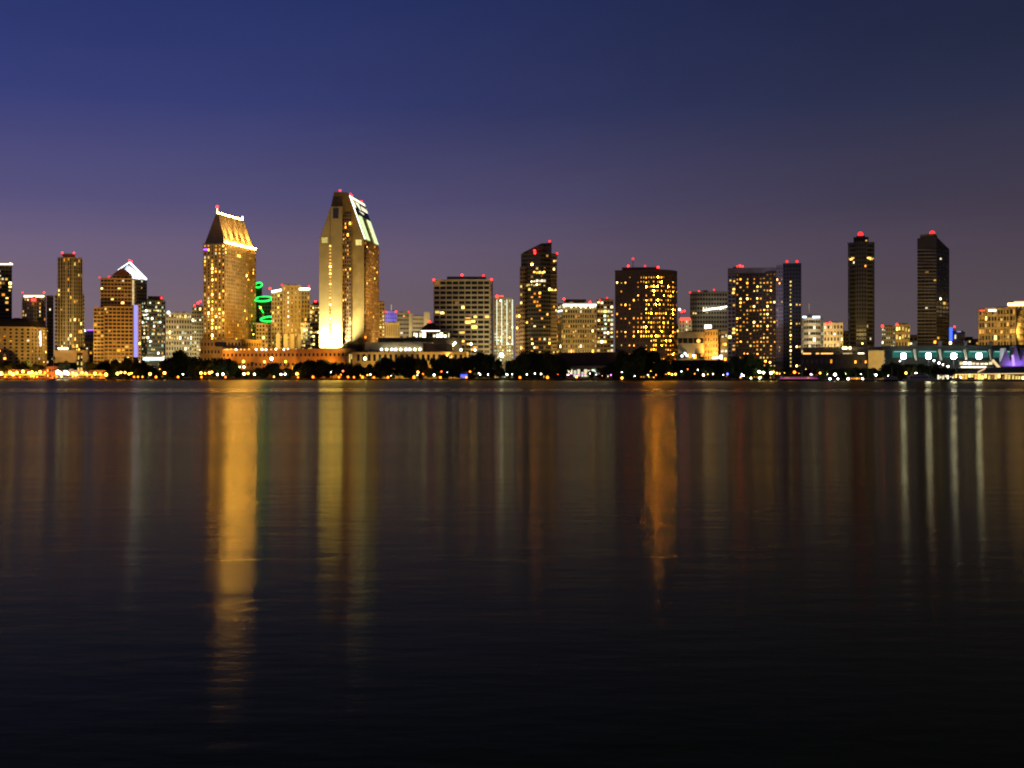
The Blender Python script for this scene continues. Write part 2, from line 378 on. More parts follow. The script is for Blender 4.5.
for k in range(8):                              # standing seams on the lit slope
    t = (k+.5)/8; A = ring[1].lerp(ring[2], t); B = top[1].lerp(top[2], t); nn = Vector((u.y, -u.x, 0)).normalized()*.15
    mb = MB(); mb.bar(b.L(A+nn), b.L(B+nn), .28, 5); mb.done('roof_seam', m_copper, b.root)
nn = Vector((u.y, -u.x, 0)).normalized()
mb = MB(); mb.bar(b.L(ring[1]+nn*1.0+Vector((0, 0, .6))), b.L(ring[2]+nn*1.0+Vector((0, 0, .6))), .75, 6); mb.done('eave_light', e_hot, b.root)
mb = MB(); mb.bar(b.L(R0+Vector((0, 0, .8))), b.L(R1+Vector((0, 0, .8))), .5, 6); mb.done('ridge_light', e_hot, b.root)
mb = MB(); mb.bar(b.L(R0), b.L(R0+Vector((0, 0, 4.5))), .6, 6, .3); mb.done('finial', e_warm, b.root); mb = MB(); mb.bar(b.L(R1), b.L(R1+Vector((0, 0, 4))), .8, 6, .6); mb.done('finial', e_warm, b.root)
for k in range(5):
    A = ring[1].lerp(ring[2], (k+.4)/5) + nn*2.0 + Vector((0, 0, .5)); B = top[1].lerp(top[2], (k+.4)/5)
    spot(A, B, 2.4e5, (1, .60, .17), 46, .8, .2)
q = R0+Vector((0, 0, 6)); mb = MB(); mb.ball(b.L(q), 1.2); mb.done('beacon', RED, b.root)
b.strip('violet_window', (203.8, 249.5, 112), (207.5, 249.5, 112), .9, emit('strip_purple', (.5, .1, 1), 2.5)); b.strip('cornice', (202.6, 244.8, 112), (225.2, 244.8, 109), .5, m_cream)
b.done()
city_fill(214, 248, 350, 112, 36, .55e5, GOLD, 110, 42); g = PT(250, 300, 140); spot((g.x+50, g.y-75, 40), g, 3.6e5, (1, .46, .06), 100, .8)  # both spots added in mid-air to brighten the hotel faces

b = Thing('hotel_podium', 'long orange-lit terrace podium with a row of lamps between the two hotel towers', 270, 66, 'podium', turn=False)
b.block([(200, 72), (241, 70)], 340.5, m_gold, bays=[12], fl=5, ww=.5, wh=.4, p=.0, dep=34, name='wall'); b.box('dark_opening', 215.5, 225, 342.5, 346.5, 69.6, 1, MATS['glass'])
b.block([(222, 60), (345, 56)], 350.5, wall('terrace_ochre', (.36, .19, .06)), bays=[30], fl=3, ww=.5, wh=.3, p=0, dep=26, name='terrace_wall')
for x in (227, 231, 236, 241, 244.5, 249, 256, 262, 266, 271, 276, 284, 288, 293, 296, 303, 309, 313): b.lamp(x, 349.2 + (x % 3)*.2, 58, .55 + .35*((x*7) % 5)/5, e_amb if x % 2 else e_pale)
b.strip('rail_light', (224, 349.5, 60), (236, 349.5, 60), .5, e_amb); b.done()
for x in (232, 262, 292, 322): city_fill(x, 349, 358, 58, 20, 2.7e4, (1, .42, .05), 110, 7)
city_fill(220, 341, 352, 72, 30, 2.2e4, ORANGE, 110, 20)

b = Thing('neon_ring_tower', 'dark tower outlined with glowing green neon rings behind the golden hotel', 265, 190, 'tower')
b.block([(254, 200), (259, 192), (270, 192), (275, 200)], 298, m_dark, bays=[2, 4, 2], fh=3.5, ww=.7, p=.06, topref=1)
b.block([(254, 202), (262, 202)], 283, m_dark, bays=[3], base=298, p=0, name='upper_wall')
def ring(cx, cy, rx, d, th=.5, a0=0, a1=360):
    c0 = PT(cx, cy, d); R = rx/F*c0.y; mb = MB(); n = 28
    for k in range(n):
        t0, t1 = [math.radians(a0+(a1-a0)*(k+q)/n) for q in (0, 1)]
        mb.bar(b.L(c0+Vector((R*math.cos(t0), R*math.sin(t0), 2.5*math.sin(t0)))), b.L(c0+Vector((R*math.cos(t1), R*math.sin(t1), 2.5*math.sin(t1)))), th, 5)
    mb.done('neon_ring', e_green, b.root)
ring(269.5, 319, 8.6, 182, .8); ring(263.5, 299, 8.6, 186, .8); ring(258.5, 285, 3.4, 196, .7)
b.strip('neon_line', (259, 306, 186), (263.5, 313, 186), .55, e_green)
b.block([(256, 150), (277, 150)], 324, m_olive, bays=[7], fh=3.4, p=.2, dep=20, name='lower_wing'); b.done(); city_fill(266, 326, 348, 150, 50, .5e5, GOLD, 80, 16)

m_dusk = wall('stone_dusk', (.24, .215, .12))
b = Thing('white_winged_tower', 'olive tower with white roof-edge lights and a column of lit windows', 290, 140, 'tower')
lf = lambda i, j, x, y, r: ('win_white' if 293 < y < 330 and i == 1 else None)
b.block([(282.5, 140), (301.5, 140)], 286, m_dusk, bays=[5], fl=20, ww=.3, wh=.55, litfn=lambda i, j, x, y, r: 'win_white' if i == 1 and 291 < y < 328 else 'win_dim', dep=26)
lf2 = lambda i, j, x, y, r: pick(r, WARM) if r.random() < .2 else None
b.block([(271.5, 146), (282.4, 144)], 293, m_dusk, bays=[4], fl=20, ww=.5, litfn=lf2, name='wing'); b.block([(301.6, 144), (309.8, 146)], 291, m_dusk, bays=[3], fl=20, ww=.5, litfn=lf2, name='wing')
b.strip('roof_light', (271.6, 291.8, 143), (281.6, 289.8, 143), 1.2, e_white); b.strip('roof_light', (299.5, 289, 139), (309.6, 289, 143), 1.2, e_white)
for x in (276, 283.5, 290.5, 298): b.box('pier', x, x+4, 334, 350, 130, 5, m_olive)
b.beacon((270, 288.5, 146), (282, 285, 141), (309, 286, 146)); b.done(); city_fill(290, 290, 345, 140, 45, .45e5, (1, .76, .24), 100, 34)

b = Thing('yellow_stepped_block', 'yellow-windowed stepped block squeezed left of the gable hotel', 314, 130)
lf = lambda i, j, x, y, r: ('win_yellow' if r.random() < .5 else None)
b.block([(309.9, 130), (320, 130)], 306, m_olive, bays=[4], fh=3.5, ww=.75, wh=.5, litfn=lf); b.block([(301, 120), (309.8, 120)], 324, m_olive, bays=[4], fh=3.5, ww=.7, wh=.5, litfn=lf, name='wing', dep=14)
b.beacon((315.5, 301.5, 134)); b.box('penthouse', 313, 319, 302, 306, 134, 8, m_dark); b.done()

# ---- gable hotel
D0 = 100
b = Thing('gable_hotel_tower', 'tallest hotel tower with gable top and floodlit pale end wall', 342, D0, 'hotel', turn=False)
def plane_pt(px, py, off=0.0):                  # on the end-wall plane
    p = XY(px, D0-off); return Vector((p.x, p.y, ZZ(py, p.y)))
base = plane_pt(340, 362).z
prof = [(319.5, 239), (331, 206), (334, 192), (345.5, 192), (349, 196), (364, 239.5)]
fr = [plane_pt(319.5, 356)] + [plane_pt(*q) for q in prof] + [plane_pt(364, 356)]
far = XY(378.3, D0+58); dv = Vector((far.x-fr[-1].x, far.y-fr[-1].y, 0))
mb = MB(); fl_ = [b.L(v) for v in fr]; bk = [v+dv for v in fl_]; n = len(fl_)
mb.face(fl_[::-1]); mb.face(bk)
for i in range(n): j = (i+1) % n; mb.face([fl_[i], fl_[j], bk[j], bk[i]])
mb.done('wall', wall('hotel_stone', (.33, .23, .08)), b.root)
# projecting pale end bay
bay = [(319.2, 354.5), (319.2, 240.5), (330.8, 206.5), (342, 206.5), (342, 354.5)]
A = [b.L(plane_pt(x, y, 6)) for x, y in bay]; B = [v+Vector((0, 5.9, 0)) for v in A]; mb = MB(); mb.face(A[::-1]); mb.face(B)
for i in range(5): j = (i+1) % 5; mb.face([A[i], A[j], B[j], B[i]])
mb.done('end_bay', wall('pale_stone', (.47, .37, .16), .75, .12), b.root)
mb = MB(); mb.bar(b.L(plane_pt(330.2, 352, 6.1)), b.L(plane_pt(330.2, 208, 6.1)), .35, 4); mb.done('wall_joint', m_brown, b.root)
mb = MB()                                       # dark recess near the top
for v in ((333, 208, 338.6, 218.5),):
    q = [b.L(plane_pt(v[0], v[3], 6.08)), b.L(plane_pt(v[2], v[3], 6.08)), b.L(plane_pt(v[2], v[1], 6.08)), b.L(plane_pt(v[0], v[1], 6.08))]; mb.face(q)
mb.done('louvre_opening', MATS['glass'], b.root)
for x, y in ((324.6, 240), (358.6, 242.4)):
    off = 6.1 if x < 340 else .12; q = [b.L(plane_pt(x+a, y+c, off)) for a, c in ((-3, 2.8), (3, 2.8), (3, -2.8), (-3, -2.8))]; mb = MB(); mb.face(q); mb.done('square_window', emit('square_glow', (1, .82, .25), 1.1, vary=.3), b.root)
for k in range(30):                             # stair windows up the end wall
    y = 246 + k*3.45
    q = [b.L(plane_pt(330.2+a, y+c, 6.5)) for a, c in ((-.8, .9), (.8, .9), (.8, -.9), (-.8, -.9))]; mb = MB(); mb.face(q); mb.done('window', MATS['win_warm'], b.root)
def lf(i, j, x, y, r):
    if y < 222: return None
    return pick(r, [('win_warm', 3), ('win_amber', 3), ('win_dim', 4), ('win_yellow', 1)]) if r.random() < .5 else None
fm = MB(); a0, a1 = XY(342.2, D0-1.2), XY(351, D0-1.2); z0, z1 = GZ+10, ZZ(214, a0.y)
b.facade(fm, a0, a1, z0, z1, 4, 40, .6, .6, .4, lf); fm.done('window_bay', m_brown, b.root)
fm = MB(); sh = Vector((.99, -.25)); a0 = Vector((fr[-1].x, fr[-1].y))+dv.xy*.02+sh*.9; a1 = Vector((fr[-1].x, fr[-1].y))+dv.xy*.99+sh*.9
b.facade(fm, a0, a1, GZ+6, ZZ(241, a0.y), 11, 36, .5, .6, .4, lambda i, j, x, y, r: pick(r, [('win_warm', 3), ('win_amber', 3), ('win_dim', 3), ('win_yellow', 1)]) if r.random() < .38 else None); fm.done('window_front', m_brown, b.root)
# sloped glazing with light strips on the right slope
s0, s1 = fr[5]+Vector((0, 0, .35)), fr[6]+Vector((.35, 0, .1))
nrm = Vector((.94, 0, .34))
def sl(t, k): return s0.lerp(s1, t) + dv*k + nrm*.5
def band(name, t0, t1, k0, k1, mat):
    mb = MB(); q = [sl(t0, k0), sl(t1, k0), sl(t1, k1), sl(t0, k1)]; mb.hull([b.L(v) for v in q], [b.L(v+nrm*.3) for v in q]); mb.done(name, mat, b.root)
e_gw = emit('slope_white', (1, .96, .62), 2.6, vary=.4); e_gg = emit('slope_green', (.78, 1, .48), 2.2, vary=.4)
band('slope_glazing', .0, .42, .03, .97, MATS['glass'])
for t0, t1, k0, k1 in ((.0, .07, .02, .98), (.1, .26, .02, .16), (.1, .26, .24, .48), (.1, .24, .56, .98), (.30, .40, .06, .6)): band('light_panel', t0+.001, t1, k0, k1, e_gw)
band('light_strip', .43, .985, .12, .36, e_gg); band('light_strip', .43, .985, .70, .95, e_gg)
mb = MB(); mb.bar(b.L(s0+nrm*.6), b.L(s1+nrm*.6), .35, 5); mb.done('slope_rail', e_white, b.root)
b.beacon((340, 190.5, D0+3), (350.5, 194, D0+6), (352, 196, D0+12), (361.5, 201.5, D0+45)); b.done()
t = plane_pt(331, 300, 6)
for x, pw in ((321.5, 6e4), (326, 7e4), (330, 1.0e5), (333.5, 1.2e5), (336.5, 1.2e5)):
    a = plane_pt(x, 351, 14); a.z = 25.7; spot(a, plane_pt(x-1, 326, 6), pw, (1, .95, .62), 128, .5)
city_fill(334, 205, 330, D0, 93, 2.0e5, GOLD, 66, 9); city_fill(356, 200, 345, D0, 90, .7e5, (1, .55, .1), 60, 9)
g = PT(372, 300, 140); spot((g.x+50, g.y-50, 62), g, 2.3e5, (1, .55, .12), 100, .8)  # added spot in mid-air, brightens the window front
b = Thing('lantern_plinth', 'orange plinth block under the gable hotel with a glowing lattice lantern', 340, 70, 'podium', turn=False)
b.box('wall', 318, 343, 353, None, 62, 16, m_ter); b.block([(343.5, 64), (355.5, 64)], 352.5, m_olive, bays=[5], fl=2, ww=.7, wh=.75, litfn=lambda i, j, x, y, r: 'win_yellow', dep=10, name='lantern'); b.done()
city_fill(330, 354, 364, 60, 22, 2.6e4, (1, .40, .05), 110, 3)
b = Thing("domed_pavilion", "dark domed pavilion at the foot of the gable hotel window bay", 353, 84, "pavilion")
mb = MB(); c = b.L(b.PT(352.5, 352, 86)); mb.ball((c.x, c.y, c.z), 10, 14, 8, .9); mb.done('dome', m_dark, b.root); b.done()

# ---- middle low-rise cluster
b = Thing('brown_slab', 'brown slab with two window columns right of the gable hotel', 381, 170)
b.block([(377, 170), (384.5, 170)], 303, m_brown, bays=[3], fh=3.4, ww=.6, litfn=lambda i, j, x, y, r: 'win_yellow' if i > 0 and y > 311 and r.random() < .75 else None); b.done(); city_fill(381, 305, 340, 170, 50, .5e5, GOLD, 80, 24)
b = Thing('violet_tower', 'small tower floodlit violet with a thin antenna', 391, 300, 'tower')
b.block([(385.5, 300), (396.5, 300)], 312, wall('violet_stone', (.45, .42, .6)), bays=[5], fh=4, ww=.3, p=0); b.strip('antenna', (391.3, 312, 304), (391.3, 304.5, 304), .25, emit('antenna_lit', (1, .9, .5), .8))
b.beacon((385.4, 311.8, 298), (396, 311.5, 298)); b.done(); city_fill(391, 313, 325, 300, 30, 7e4, (.35, .3, 1), 70, 38)
b = Thing('cream_block', 'cream low block with four dark slots below the violet tower', 391, 180)
b.block([(384.8, 180), (399.5, 180)], 323.5, m_cream, bays=[8], fl=4, ww=.3, wh=.8, p=0); b.done(); city_fill(392, 325, 336, 180, 40, .5e5, GOLD, 80, 20)
b = Thing('louvred_office', 'grey office with pale floor bands and a red beacon right of the violet tower', 404, 240, 'office')
b.block([(397, 240), (412, 240)], 313.5, m_conc, bays=[5], fh=4, ww=.9, wh=.45, p=.05); b.box('stair_core', 409, 412.3, 313, 337, 236, 4, m_cream); b.beacon((408.5, 312, 240)); b.done(); city_fill(404, 315, 336, 240, 50, .8e5, PALE, 80, 24)
b = Thing('striped_office', 'wide low office with stripes and a cream stair tower', 419, 230, 'office')
b.block([(412.5, 230), (424, 230)], 317, m_conc, bays=[4], fh=4, ww=.94, wh=.5, p=.03); b.box('stair_tower', 424, 430, 312, 337, 228, 10, m_cream); b.done(); city_fill(422, 315, 336, 230, 50, .8e5, PALE, 80, 24)
b = Thing('rooftop_pavilion', 'glowing pavilion with dark hipped roof and red beacon before the big grid slab', 431, 96, 'pavilion')
b.block([(412, 96), (450, 96)], 332.2, m_brown, bays=[11], fl=1, base=337.6, ww=.84, wh=.85, dep=16, litfn=lambda i, j, x, y, r: None if 4 <= i <= 5 else 'win_white', name='lantern_wall')
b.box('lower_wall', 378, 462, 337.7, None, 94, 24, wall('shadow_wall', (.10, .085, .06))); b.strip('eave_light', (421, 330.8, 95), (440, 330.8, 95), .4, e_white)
p, q = b.L(b.PT(420, 330, 96)), b.L(b.PT(441, 330, 96)); dz = 6.2
mb = MB(); mb.hull([(p.x, p.y-1, p.z), (q.x, q.y-1, q.z), (q.x, q.y+15, q.z), (p.x, p.y+15, p.z)], [(p.x+6.5, p.y+5, p.z+dz), (q.x-6.5, q.y+5, q.z+dz), (q.x-6.5, q.y+9, q.z+dz), (p.x+6.5, p.y+9, p.z+dz)]); mb.done('hipped_roof', m_dark, b.root)
b.beacon((429.5, 322, 102)); b.beacon((431, 323.2, 102), r=.9); b.lamp(436, 345, 90, .9, e_warm)
for x, y in ((452, 349), (455, 343), (450, 345), (453, 345), (461, 350), (472, 349.5), (475, 350), (468, 344), (471, 344)): b.lamp(x, y, 92, .9, e_pale if x % 2 else e_amb)
b.done()
b = Thing('cream_hall', 'long cream hall with a row of white lamps right of the gable hotel', 395, 74, 'hall', turn=False)
b.block([(365, 76), (423, 72)], 343.5, m_cream, bays=[16], fl=2, ww=.3, wh=.25, p=0, dep=20); b.box('end_wall', 423.2, 446, 344, None, 74, 16, m_brown)
for k in range(9): b.lamp(381.5+k*4.7+(k % 3)*.4, 349.4, 71, .85, e_pale)
b.box('arcade_wall', 352, 465, 352.4, None, 62, 8, m_gold)
for k in range(20): b.box('arch_opening', 357+k*5.4, 359.6+k*5.4, 354.4, 361, 61.6, .3, MATS['glass'])
b.done()
for x in (375, 400, 430, 455): city_fill(x, 345, 362, 66, 26, 3.4e4, (1, .6, .15), 110, 3)

# ---- big grid slab etc.
b = Thing('grid_slab', 'wide cream-framed slab with dark window grid right of the hipped pavilion', 463, 130, 'tower')
def lf(i, j, x, y, r):
    if 316 < y < 328 and 463 < x < 478: return 'win_warm' if r.random() < .85 else None
    return pick(r, WARM) if r.random() < (.35 if 308 < y < 313 and x < 445 else .3 if 316 < y < 327 and x > 482 else .04) else None
b.block([(433.5, 132), (490, 128), (492.8, 150)], 280.5, m_cream, bays=[9, 3], fl=20, ww=.88, wh=.62, rec=.8, litfn=lf)
b.box('penthouse', 447, 486, 276.5, 280.4, 136, 12, m_conc); b.beacon((433.8, 279.8, 130), (462, 275, 136), (483.5, 275.6, 136), (491.5, 279.5, 132)); b.done()
city_fill(450, 285, 350, 130, 70, .5e5, GOLD, 100, 16); city_fill(478, 285, 350, 130, 70, .5e5, GOLD, 100, 16)
b = Thing('white_striped_tower', 'pale tower with white vertical light lines right of the cream grid slab', 503, 140, 'tower')
b.block([(493.6, 144), (497, 140), (513.5, 140)], 299, m_olive, bays=[1, 7], fl=24, ww=.6, wh=.5, litfn=lambda i, j, x, y, r: pick(r, COOL) if r.random() < (.6 if y > 335 else .22) else 'win_dim', topref=1)
for x in (496.8, 501.7, 506.9, 512.4): b.strip('light_line', (x, 299.5, 139), (x, 345, 139), .42, emit('line_white', (.9, 1, .75), 1.5))
b.box('sign', 495.5, 503.5, 295.8, 298.4, 142, 1, e_red); b.beacon((497, 296, 143), (502, 296, 143)); b.done(); city_fill(503, 300, 348, 140, 50, .8e5, PALE, 90, 20)
b = Thing('slanted_tower', 'tall dark tower with slanted stepped crown and bright lit floors', 540, 120, 'tower')
def lf(i, j, x, y, r):
    if 270 < y < 274.5 and 533 < x < 548: return pick(r, AMBER) if r.random() < .8 else None
    if 277 < y < 281.5 and 531 < x < 547: return 'win_white' if r.random() < .8 else None
    if 284 < y < 288.5 and x < 545: return 'win_yellow' if r.random() < .85 else None
    if 288 < y < 293 and x > 548: return 'win_warm'
    if 292 < y < 312 and 531 < x < 542: return 'win_amber' if r.random() < .5 else None
    return pick(r, WARM) if r.random() < (.14 if y > 310 else .06) else None
b.block([(521, 128), (528, 122), (541, 118), (551, 122)], 253.5, wall('tower_dusk', (.10, .088, .06), .6), bays=[3, 5, 4], fh=3.4, ww=.9, wh=.55, litfn=lf, topref=2)
zt = b.z1
b.block([(551.1, 123), (557, 126)], 254.5, m_brown, bays=[3], fh=3.4, ww=.85, wh=.5, litfn=lf, name='wing'); b.block([(519.8, 122), (524.5, 120)], 268, m_brown, bays=[2], fh=3.4, ww=.8, wh=.5, litfn=lf, name='wing', dep=14)
b.block([(515.6, 126), (520.5, 126)], 306, m_brown, bays=[2], fh=3.4, p=.12, name='wing')
p0, p1, p2 = b.PT(523, 252.5, 130), b.PT(541, 243.5, 126), b.PT(551.6, 242.5, 126)
zb = zt-b.o.z+.92; A = b.L(p0); B_ = b.L(p1); C_ = b.L(p2); mb = MB()
f0 = [Vector((A.x, A.y, zb)), Vector((C_.x, C_.y, zb)), C_, B_, A]; bk = [v+Vector((0, 15, 0)) for v in f0]; mb.face(f0); mb.face(bk[::-1])
for i in range(5): j = (i+1) % 5; mb.face([f0[j], f0[i], bk[i], bk[j]])
mb.done('slanted_crown', m_dark, b.root)
for q in (251.5, 249.2, 246.9): b.strip('balcony_slab', (523+(253-q)*1.9, q, 119.5), (551.4, q, 121.5), .28, m_conc); b.strip('fin', (542.5, 253, 119), (542.5, 243, 124), .35, m_cream)
for k in range(26):
    y = 256+k*3.7; b.strip('balcony_slab', (551.2, y, 121.4), (557.3, y, 124.4), .3, m_cream)
b.beacon((549.6, 241.3, 126), (535, 253, 120), (557, 253.5, 126)); b.beacon((534.6, 250.8, 124), r=.9); b.done(); city_fill(540, 255, 345, 120, 70, .8e5, GOLD, 100, 16)

b = Thing('white_crown_block', 'olive mid-rise with white-lit top floor left of the amber-windowed dark tower', 577, 150)
def lf(i, j, x, y, r):
    return 'win_white' if 304 < y < 310.5 else (pick(r, WARM) if r.random() < .16 else ('win_dim' if r.random() < .3 else None))
b.block([(557.5, 156), (563, 150), (596.5, 150)], 304, m_olive, bays=[3, 14], fl=15, ww=.6, wh=.6, litfn=lf, topref=1)
b.strip('crown_light', (563, 305, 149), (596.5, 305, 149), .8, e_white); b.strip('crown_light', (557.6, 311.5, 154.5), (562, 310.5, 150), .6, e_cool); b.box('penthouse', 565, 586, 299.3, 303.2, 156, 12, m_conc)
b.beacon((558.5, 306, 158), (564, 299, 156), (590, 302, 152)); b.done(); city_fill(570, 308, 350, 150, 55, .45e5, GOLD, 90, 20); city_fill(588, 308, 350, 150, 55, .45e5, GOLD, 90, 20)
b = Thing('lit_balcony_block', 'narrow block with yellow lit floors wedged against the amber-windowed dark tower', 604, 160)
b.block([(596.8, 160), (613.5, 160)], 300.5, m_brown, bays=[5], fh=3.6, ww=.8, wh=.55, litfn=lambda i, j, x, y, r: (pick(r, WHITE) if r.random() < .5 else None) if i > 0 else ('win_yellow' if r.random() < .7 else None)); b.beacon((607, 298, 162), (600, 300, 160)); b.done()

b = Thing('amber_window_hotel', 'broad dark hotel with curved right corner and hundreds of amber windows', 640, 100, 'hotel')
def lf(i, j, x, y, r):
    if y < 277 or x > 677.5: return None
    pr = .22 if x < 643 else .64
    if x < 643 and j % 4 == 1: pr = .6
    if x > 660 and y < 283: pr = .3
    return pick(r, BLAZE if x > 644 else AMBER) if r.random() < pr else None
arc = [(615, 106), (640, 101), (655, 100)] + [(655+22.5*math.sin(t), 100+24*(1-math.cos(t))) for t in [math.radians(a) for a in (20, 40, 60, 80)]]
b.block(arc, 270.5, wall('brown_dusk', (.13, .09, .06), .7), bays=[6, 6, 4, 3, 2, 2, 2], fl=24, ww=.32, wh=.40, rec=.5, litfn=lf, topref=2, dep=26)
b.box('penthouse', 622, 659, 267.4, 269.8, 112, 12, m_dark); b.strip('antenna', (633, 268, 116), (633, 259.5, 116), .3, STEEL)
b.beacon((628.3, 266, 110), (645, 266, 110), (658, 267.3, 110), (633, 258.8, 116)); b.done()

city_fill(640, 275, 350, 100, 60, .3e5, (1, .6, .25), 90, 16); city_fill(756, 275, 350, 86, 55, .25e5, (1, .6, .25), 80, 14)
b = Thing('dark_long_shed', 'long flat dark red-brown shed left of the amber-windowed hotel', 590, 70, 'shed', turn=False)
b.box('wall', 555, 622, 353.5, None, 70, 22, wall('shed_red', (.10, .055, .04))); b.box('roof', 554, 623, 352.6, 353.4, 68, 26, m_dark); b.done()
b = Thing('lit_shop_row', 'white-lit shopfront row with magenta trim under the dark shed', 589, 40, 'shop', turn=False)
b.block([(566, 40), (609, 40)], 367, m_cream, bays=[12], fl=1, ww=.86, wh=.6, base=None, litfn=lambda i, j, x, y, r: 'win_white' if r.random() < .8 else 'win_cool', dep=10)
b.strip('trim_light', (562, 374.3, 39), (588, 374.3, 39), .35, e_mag); b.strip('trim_light', (597, 374.3, 39), (612, 374.3, 39), .35, e_mag); b.box('awning', 565.5, 609.5, 366.2, 367.2, 36, 5, m_cream); b.done()

b = Thing('red_sign_block', 'small pale block with red rooftop sign right of the amber-windowed hotel', 685, 170)
b.block([(678.5, 172), (691.5, 172)], 319.5, m_cream, bays=[4], fh=3.6, ww=.35, wh=.6, litfn=lambda i, j, x, y, r: 'win_white' if i == 2 else None); b.box('sign', 680, 690, 317.6, 320.6, 168, .6, e_red); b.lamp(679.5, 309.5, 176, 1.1, e_cool); b.strip('mast', (679.5, 309.5, 176.2), (679.5, 320, 176.2), .25, STEEL); b.beacon((684.5, 311, 178), (681.5, 311.5, 178)); b.done(); city_fill(685, 320, 335, 170, 40, .35e5, PALE, 80, 24)
b = Thing('shadow_grey_tower', 'shadowy grey tower with one glaring white floor behind the golden blocks', 708, 210, 'tower')
b.block([(690, 212), (697, 210), (727.5, 214)], 292.5, m_conc, bays=[3, 11], fh=4, ww=.7, wh=.5, litfn=lambda i, j, x, y, r: ('win_white' if 304 < y < 310.5 and x > 702 else (pick(r, WARM) if r.random() < .06 else None)), topref=1)
b.strip('floor_light', (703, 310.5, 208), (727, 306.5, 208), .75, e_white); b.beacon((690, 292.5, 210), (699, 291.5, 212), (714, 289.8, 214)); b.done(); city_fill(708, 296, 325, 210, 60, .4e5, PALE, 90, 24)
b = Thing('golden_cube', 'golden cube building crowned by a white lamp, left of the lavender-framed tower', 711, 110)
b.block([(704.5, 112), (718, 110), (720, 124)], 330.5, m_gold, bays=[5, 2], fl=8, ww=.4, wh=.5, p=.3, topref=1); b.box('lantern', 704.5, 711.5, 324.8, 328.6, 116, 5, emit('lantern_white', (1, .95, .7), 4)); b.box('lantern_base', 703.5, 712.5, 328.7, 330.5, 115, 7, m_cream)
b.block([(720.5, 114), (727.5, 114)], 332, m_grey, bays=[2], fl=6, ww=.9, wh=.4, litfn=lambda i, j, x, y, r: 'win_white' if j in (5, 3) else 'win_amber', name='wing'); b.done(); city_fill(711, 332, 358, 110, 14, 5e4, ORANGE, 120, 20)
b = Thing('beige_garage', 'beige garage with a glowing orange deck below the red rooftop sign', 690, 100, 'garage')
b.block([(677.5, 100), (703.8, 100)], 333, m_olive, bays=[5], fl=3, ww=.92, wh=.34, litfn=lambda i, j, x, y, r: 'win_amber' if j == 1 and i > 1 else None); b.lamp(698.5, 341, 98, 1.5, e_amb)
for x, y in ((685, 353.5), (687, 355.5), (693.5, 355.5), (682, 356)): b.lamp(x, y, 92, 1.0, e_cool)
b.strip('sign', (712, 358, 80), (721, 357.5, 80), .8, e_white); b.box('sign', 719.5, 722.5, 355, 359, 80, .5, e_cool)
b.box('lower_roof', 672, 724, 360, None, 76, 18, wall('shadow_roof', (.035, .035, .03))); b.done(); city_fill(690, 335, 352, 100, 15, .9e4, GOLD, 110, 16)

b = Thing('lavender_framed_hotel', 'black glass hotel with lavender frame and a column of lit stair windows', 765, 84, 'hotel')
def lf(i, j, x, y, r):
    if y < 277: return 'win_dim' if r.random() < .3 else None
    if 268 > y: return None
    return pick(r, AMBER + [('win_yellow', 2), ('win_dim', 3)]) if r.random() < (.52 if y < 330 else .6) else None
b.block([(735.5, 88), (776, 84)], 273.5, wall('black_frame', (.085, .062, .04), .5), bays=[12], fl=27, ww=.5, wh=.42, litfn=lf)
b.block([(727.8, 89), (735.4, 88)], 271, m_lav, bays=[2], fl=27, ww=.8, wh=.6, litfn=lambda i, j, x, y, r: 'win_warm' if r.random() < .28 and y > 280 else None, name='left_frame')
b.box('top_frame', 727.8, 776, 268.2, 273.2, 85, 14, m_lav); b.box('penthouse', 733, 744, 266.8, 268.1, 92, 8, m_dark)
b.block([(776.1, 82.5), (783, 82)], 266.5, m_lav, bays=[3], fl=30, ww=.4, wh=.4, p=.09, name='pylon')
b.block([(783.1, 83), (801.3, 83)], 264.6, m_navy, bays=[6], fl=30, ww=.5, wh=.42, litfn=lambda i, j, x, y, r: ('win_yellow' if i == 2 and y > 279 else 'win_warm' if (i > 3 and int(y) % 21 in (8, 9, 10) and y > 300) else None), name='dark_slab')
b.box('sign', 766, 772, 310.5, 313.5, 85.2, .3, MATS['win_red'])
b.beacon((737.3, 266.5, 88), (740, 266, 90), (742.5, 266.5, 88), (787, 261.5, 88), (797, 261.5, 88)); b.done(); t = PT(780, 300, 80); spot((t.x-25, t.y-60, 14), t, 6e4, (.78, .74, 1), 34, .9)

b = Thing('round_striped_office', 'rounded office with pale floor bands and blue-white roof lights', 812, 200, 'office')
arc = [(812+11*math.sin(t), 212-12*math.cos(t)) for t in [math.radians(a) for a in (-80, -50, -20, 20, 50, 80)]]
b.block(arc, 318.5, m_cream, bays=[2, 2, 3, 2, 2], fl=10, ww=.96, wh=.48, litfn=lambda i, j, x, y, r: pick(r, WHITE) if (j == 4 and r.random() < .8) or r.random() < .1 else None, topref=2, dep=18)
b.box('penthouse', 804, 819, 315, 318.3, 206, 8, m_conc)
for x0, x1 in ((802.5, 806.5), (812.5, 820)): b.strip('roof_light', (x0, 317, 198), (x1, 317, 198), 1.1, emit('strip_bluewhite', (.6, .75, 1), 3))
b.strip('antenna', (809, 315, 208), (809, 304, 208), .35, m_cream); b.done(); city_fill(812, 320, 352, 200, 50, 1.5e5, (1, .9, .68), 90, 16)
b = Thing('beige_lit_block', 'beige block speckled with lights behind the dark waterfront hall', 832, 190)
b.block([(823.5, 190), (843, 190)], 324, m_gold, bays=[6], fl=9, ww=.5, wh=.55, p=.3, pal=WHITE); b.beacon((827, 324, 188), (830, 322.5, 190)); b.done(); city_fill(833, 326, 352, 190, 45, .9e5, GOLD, 90, 16)
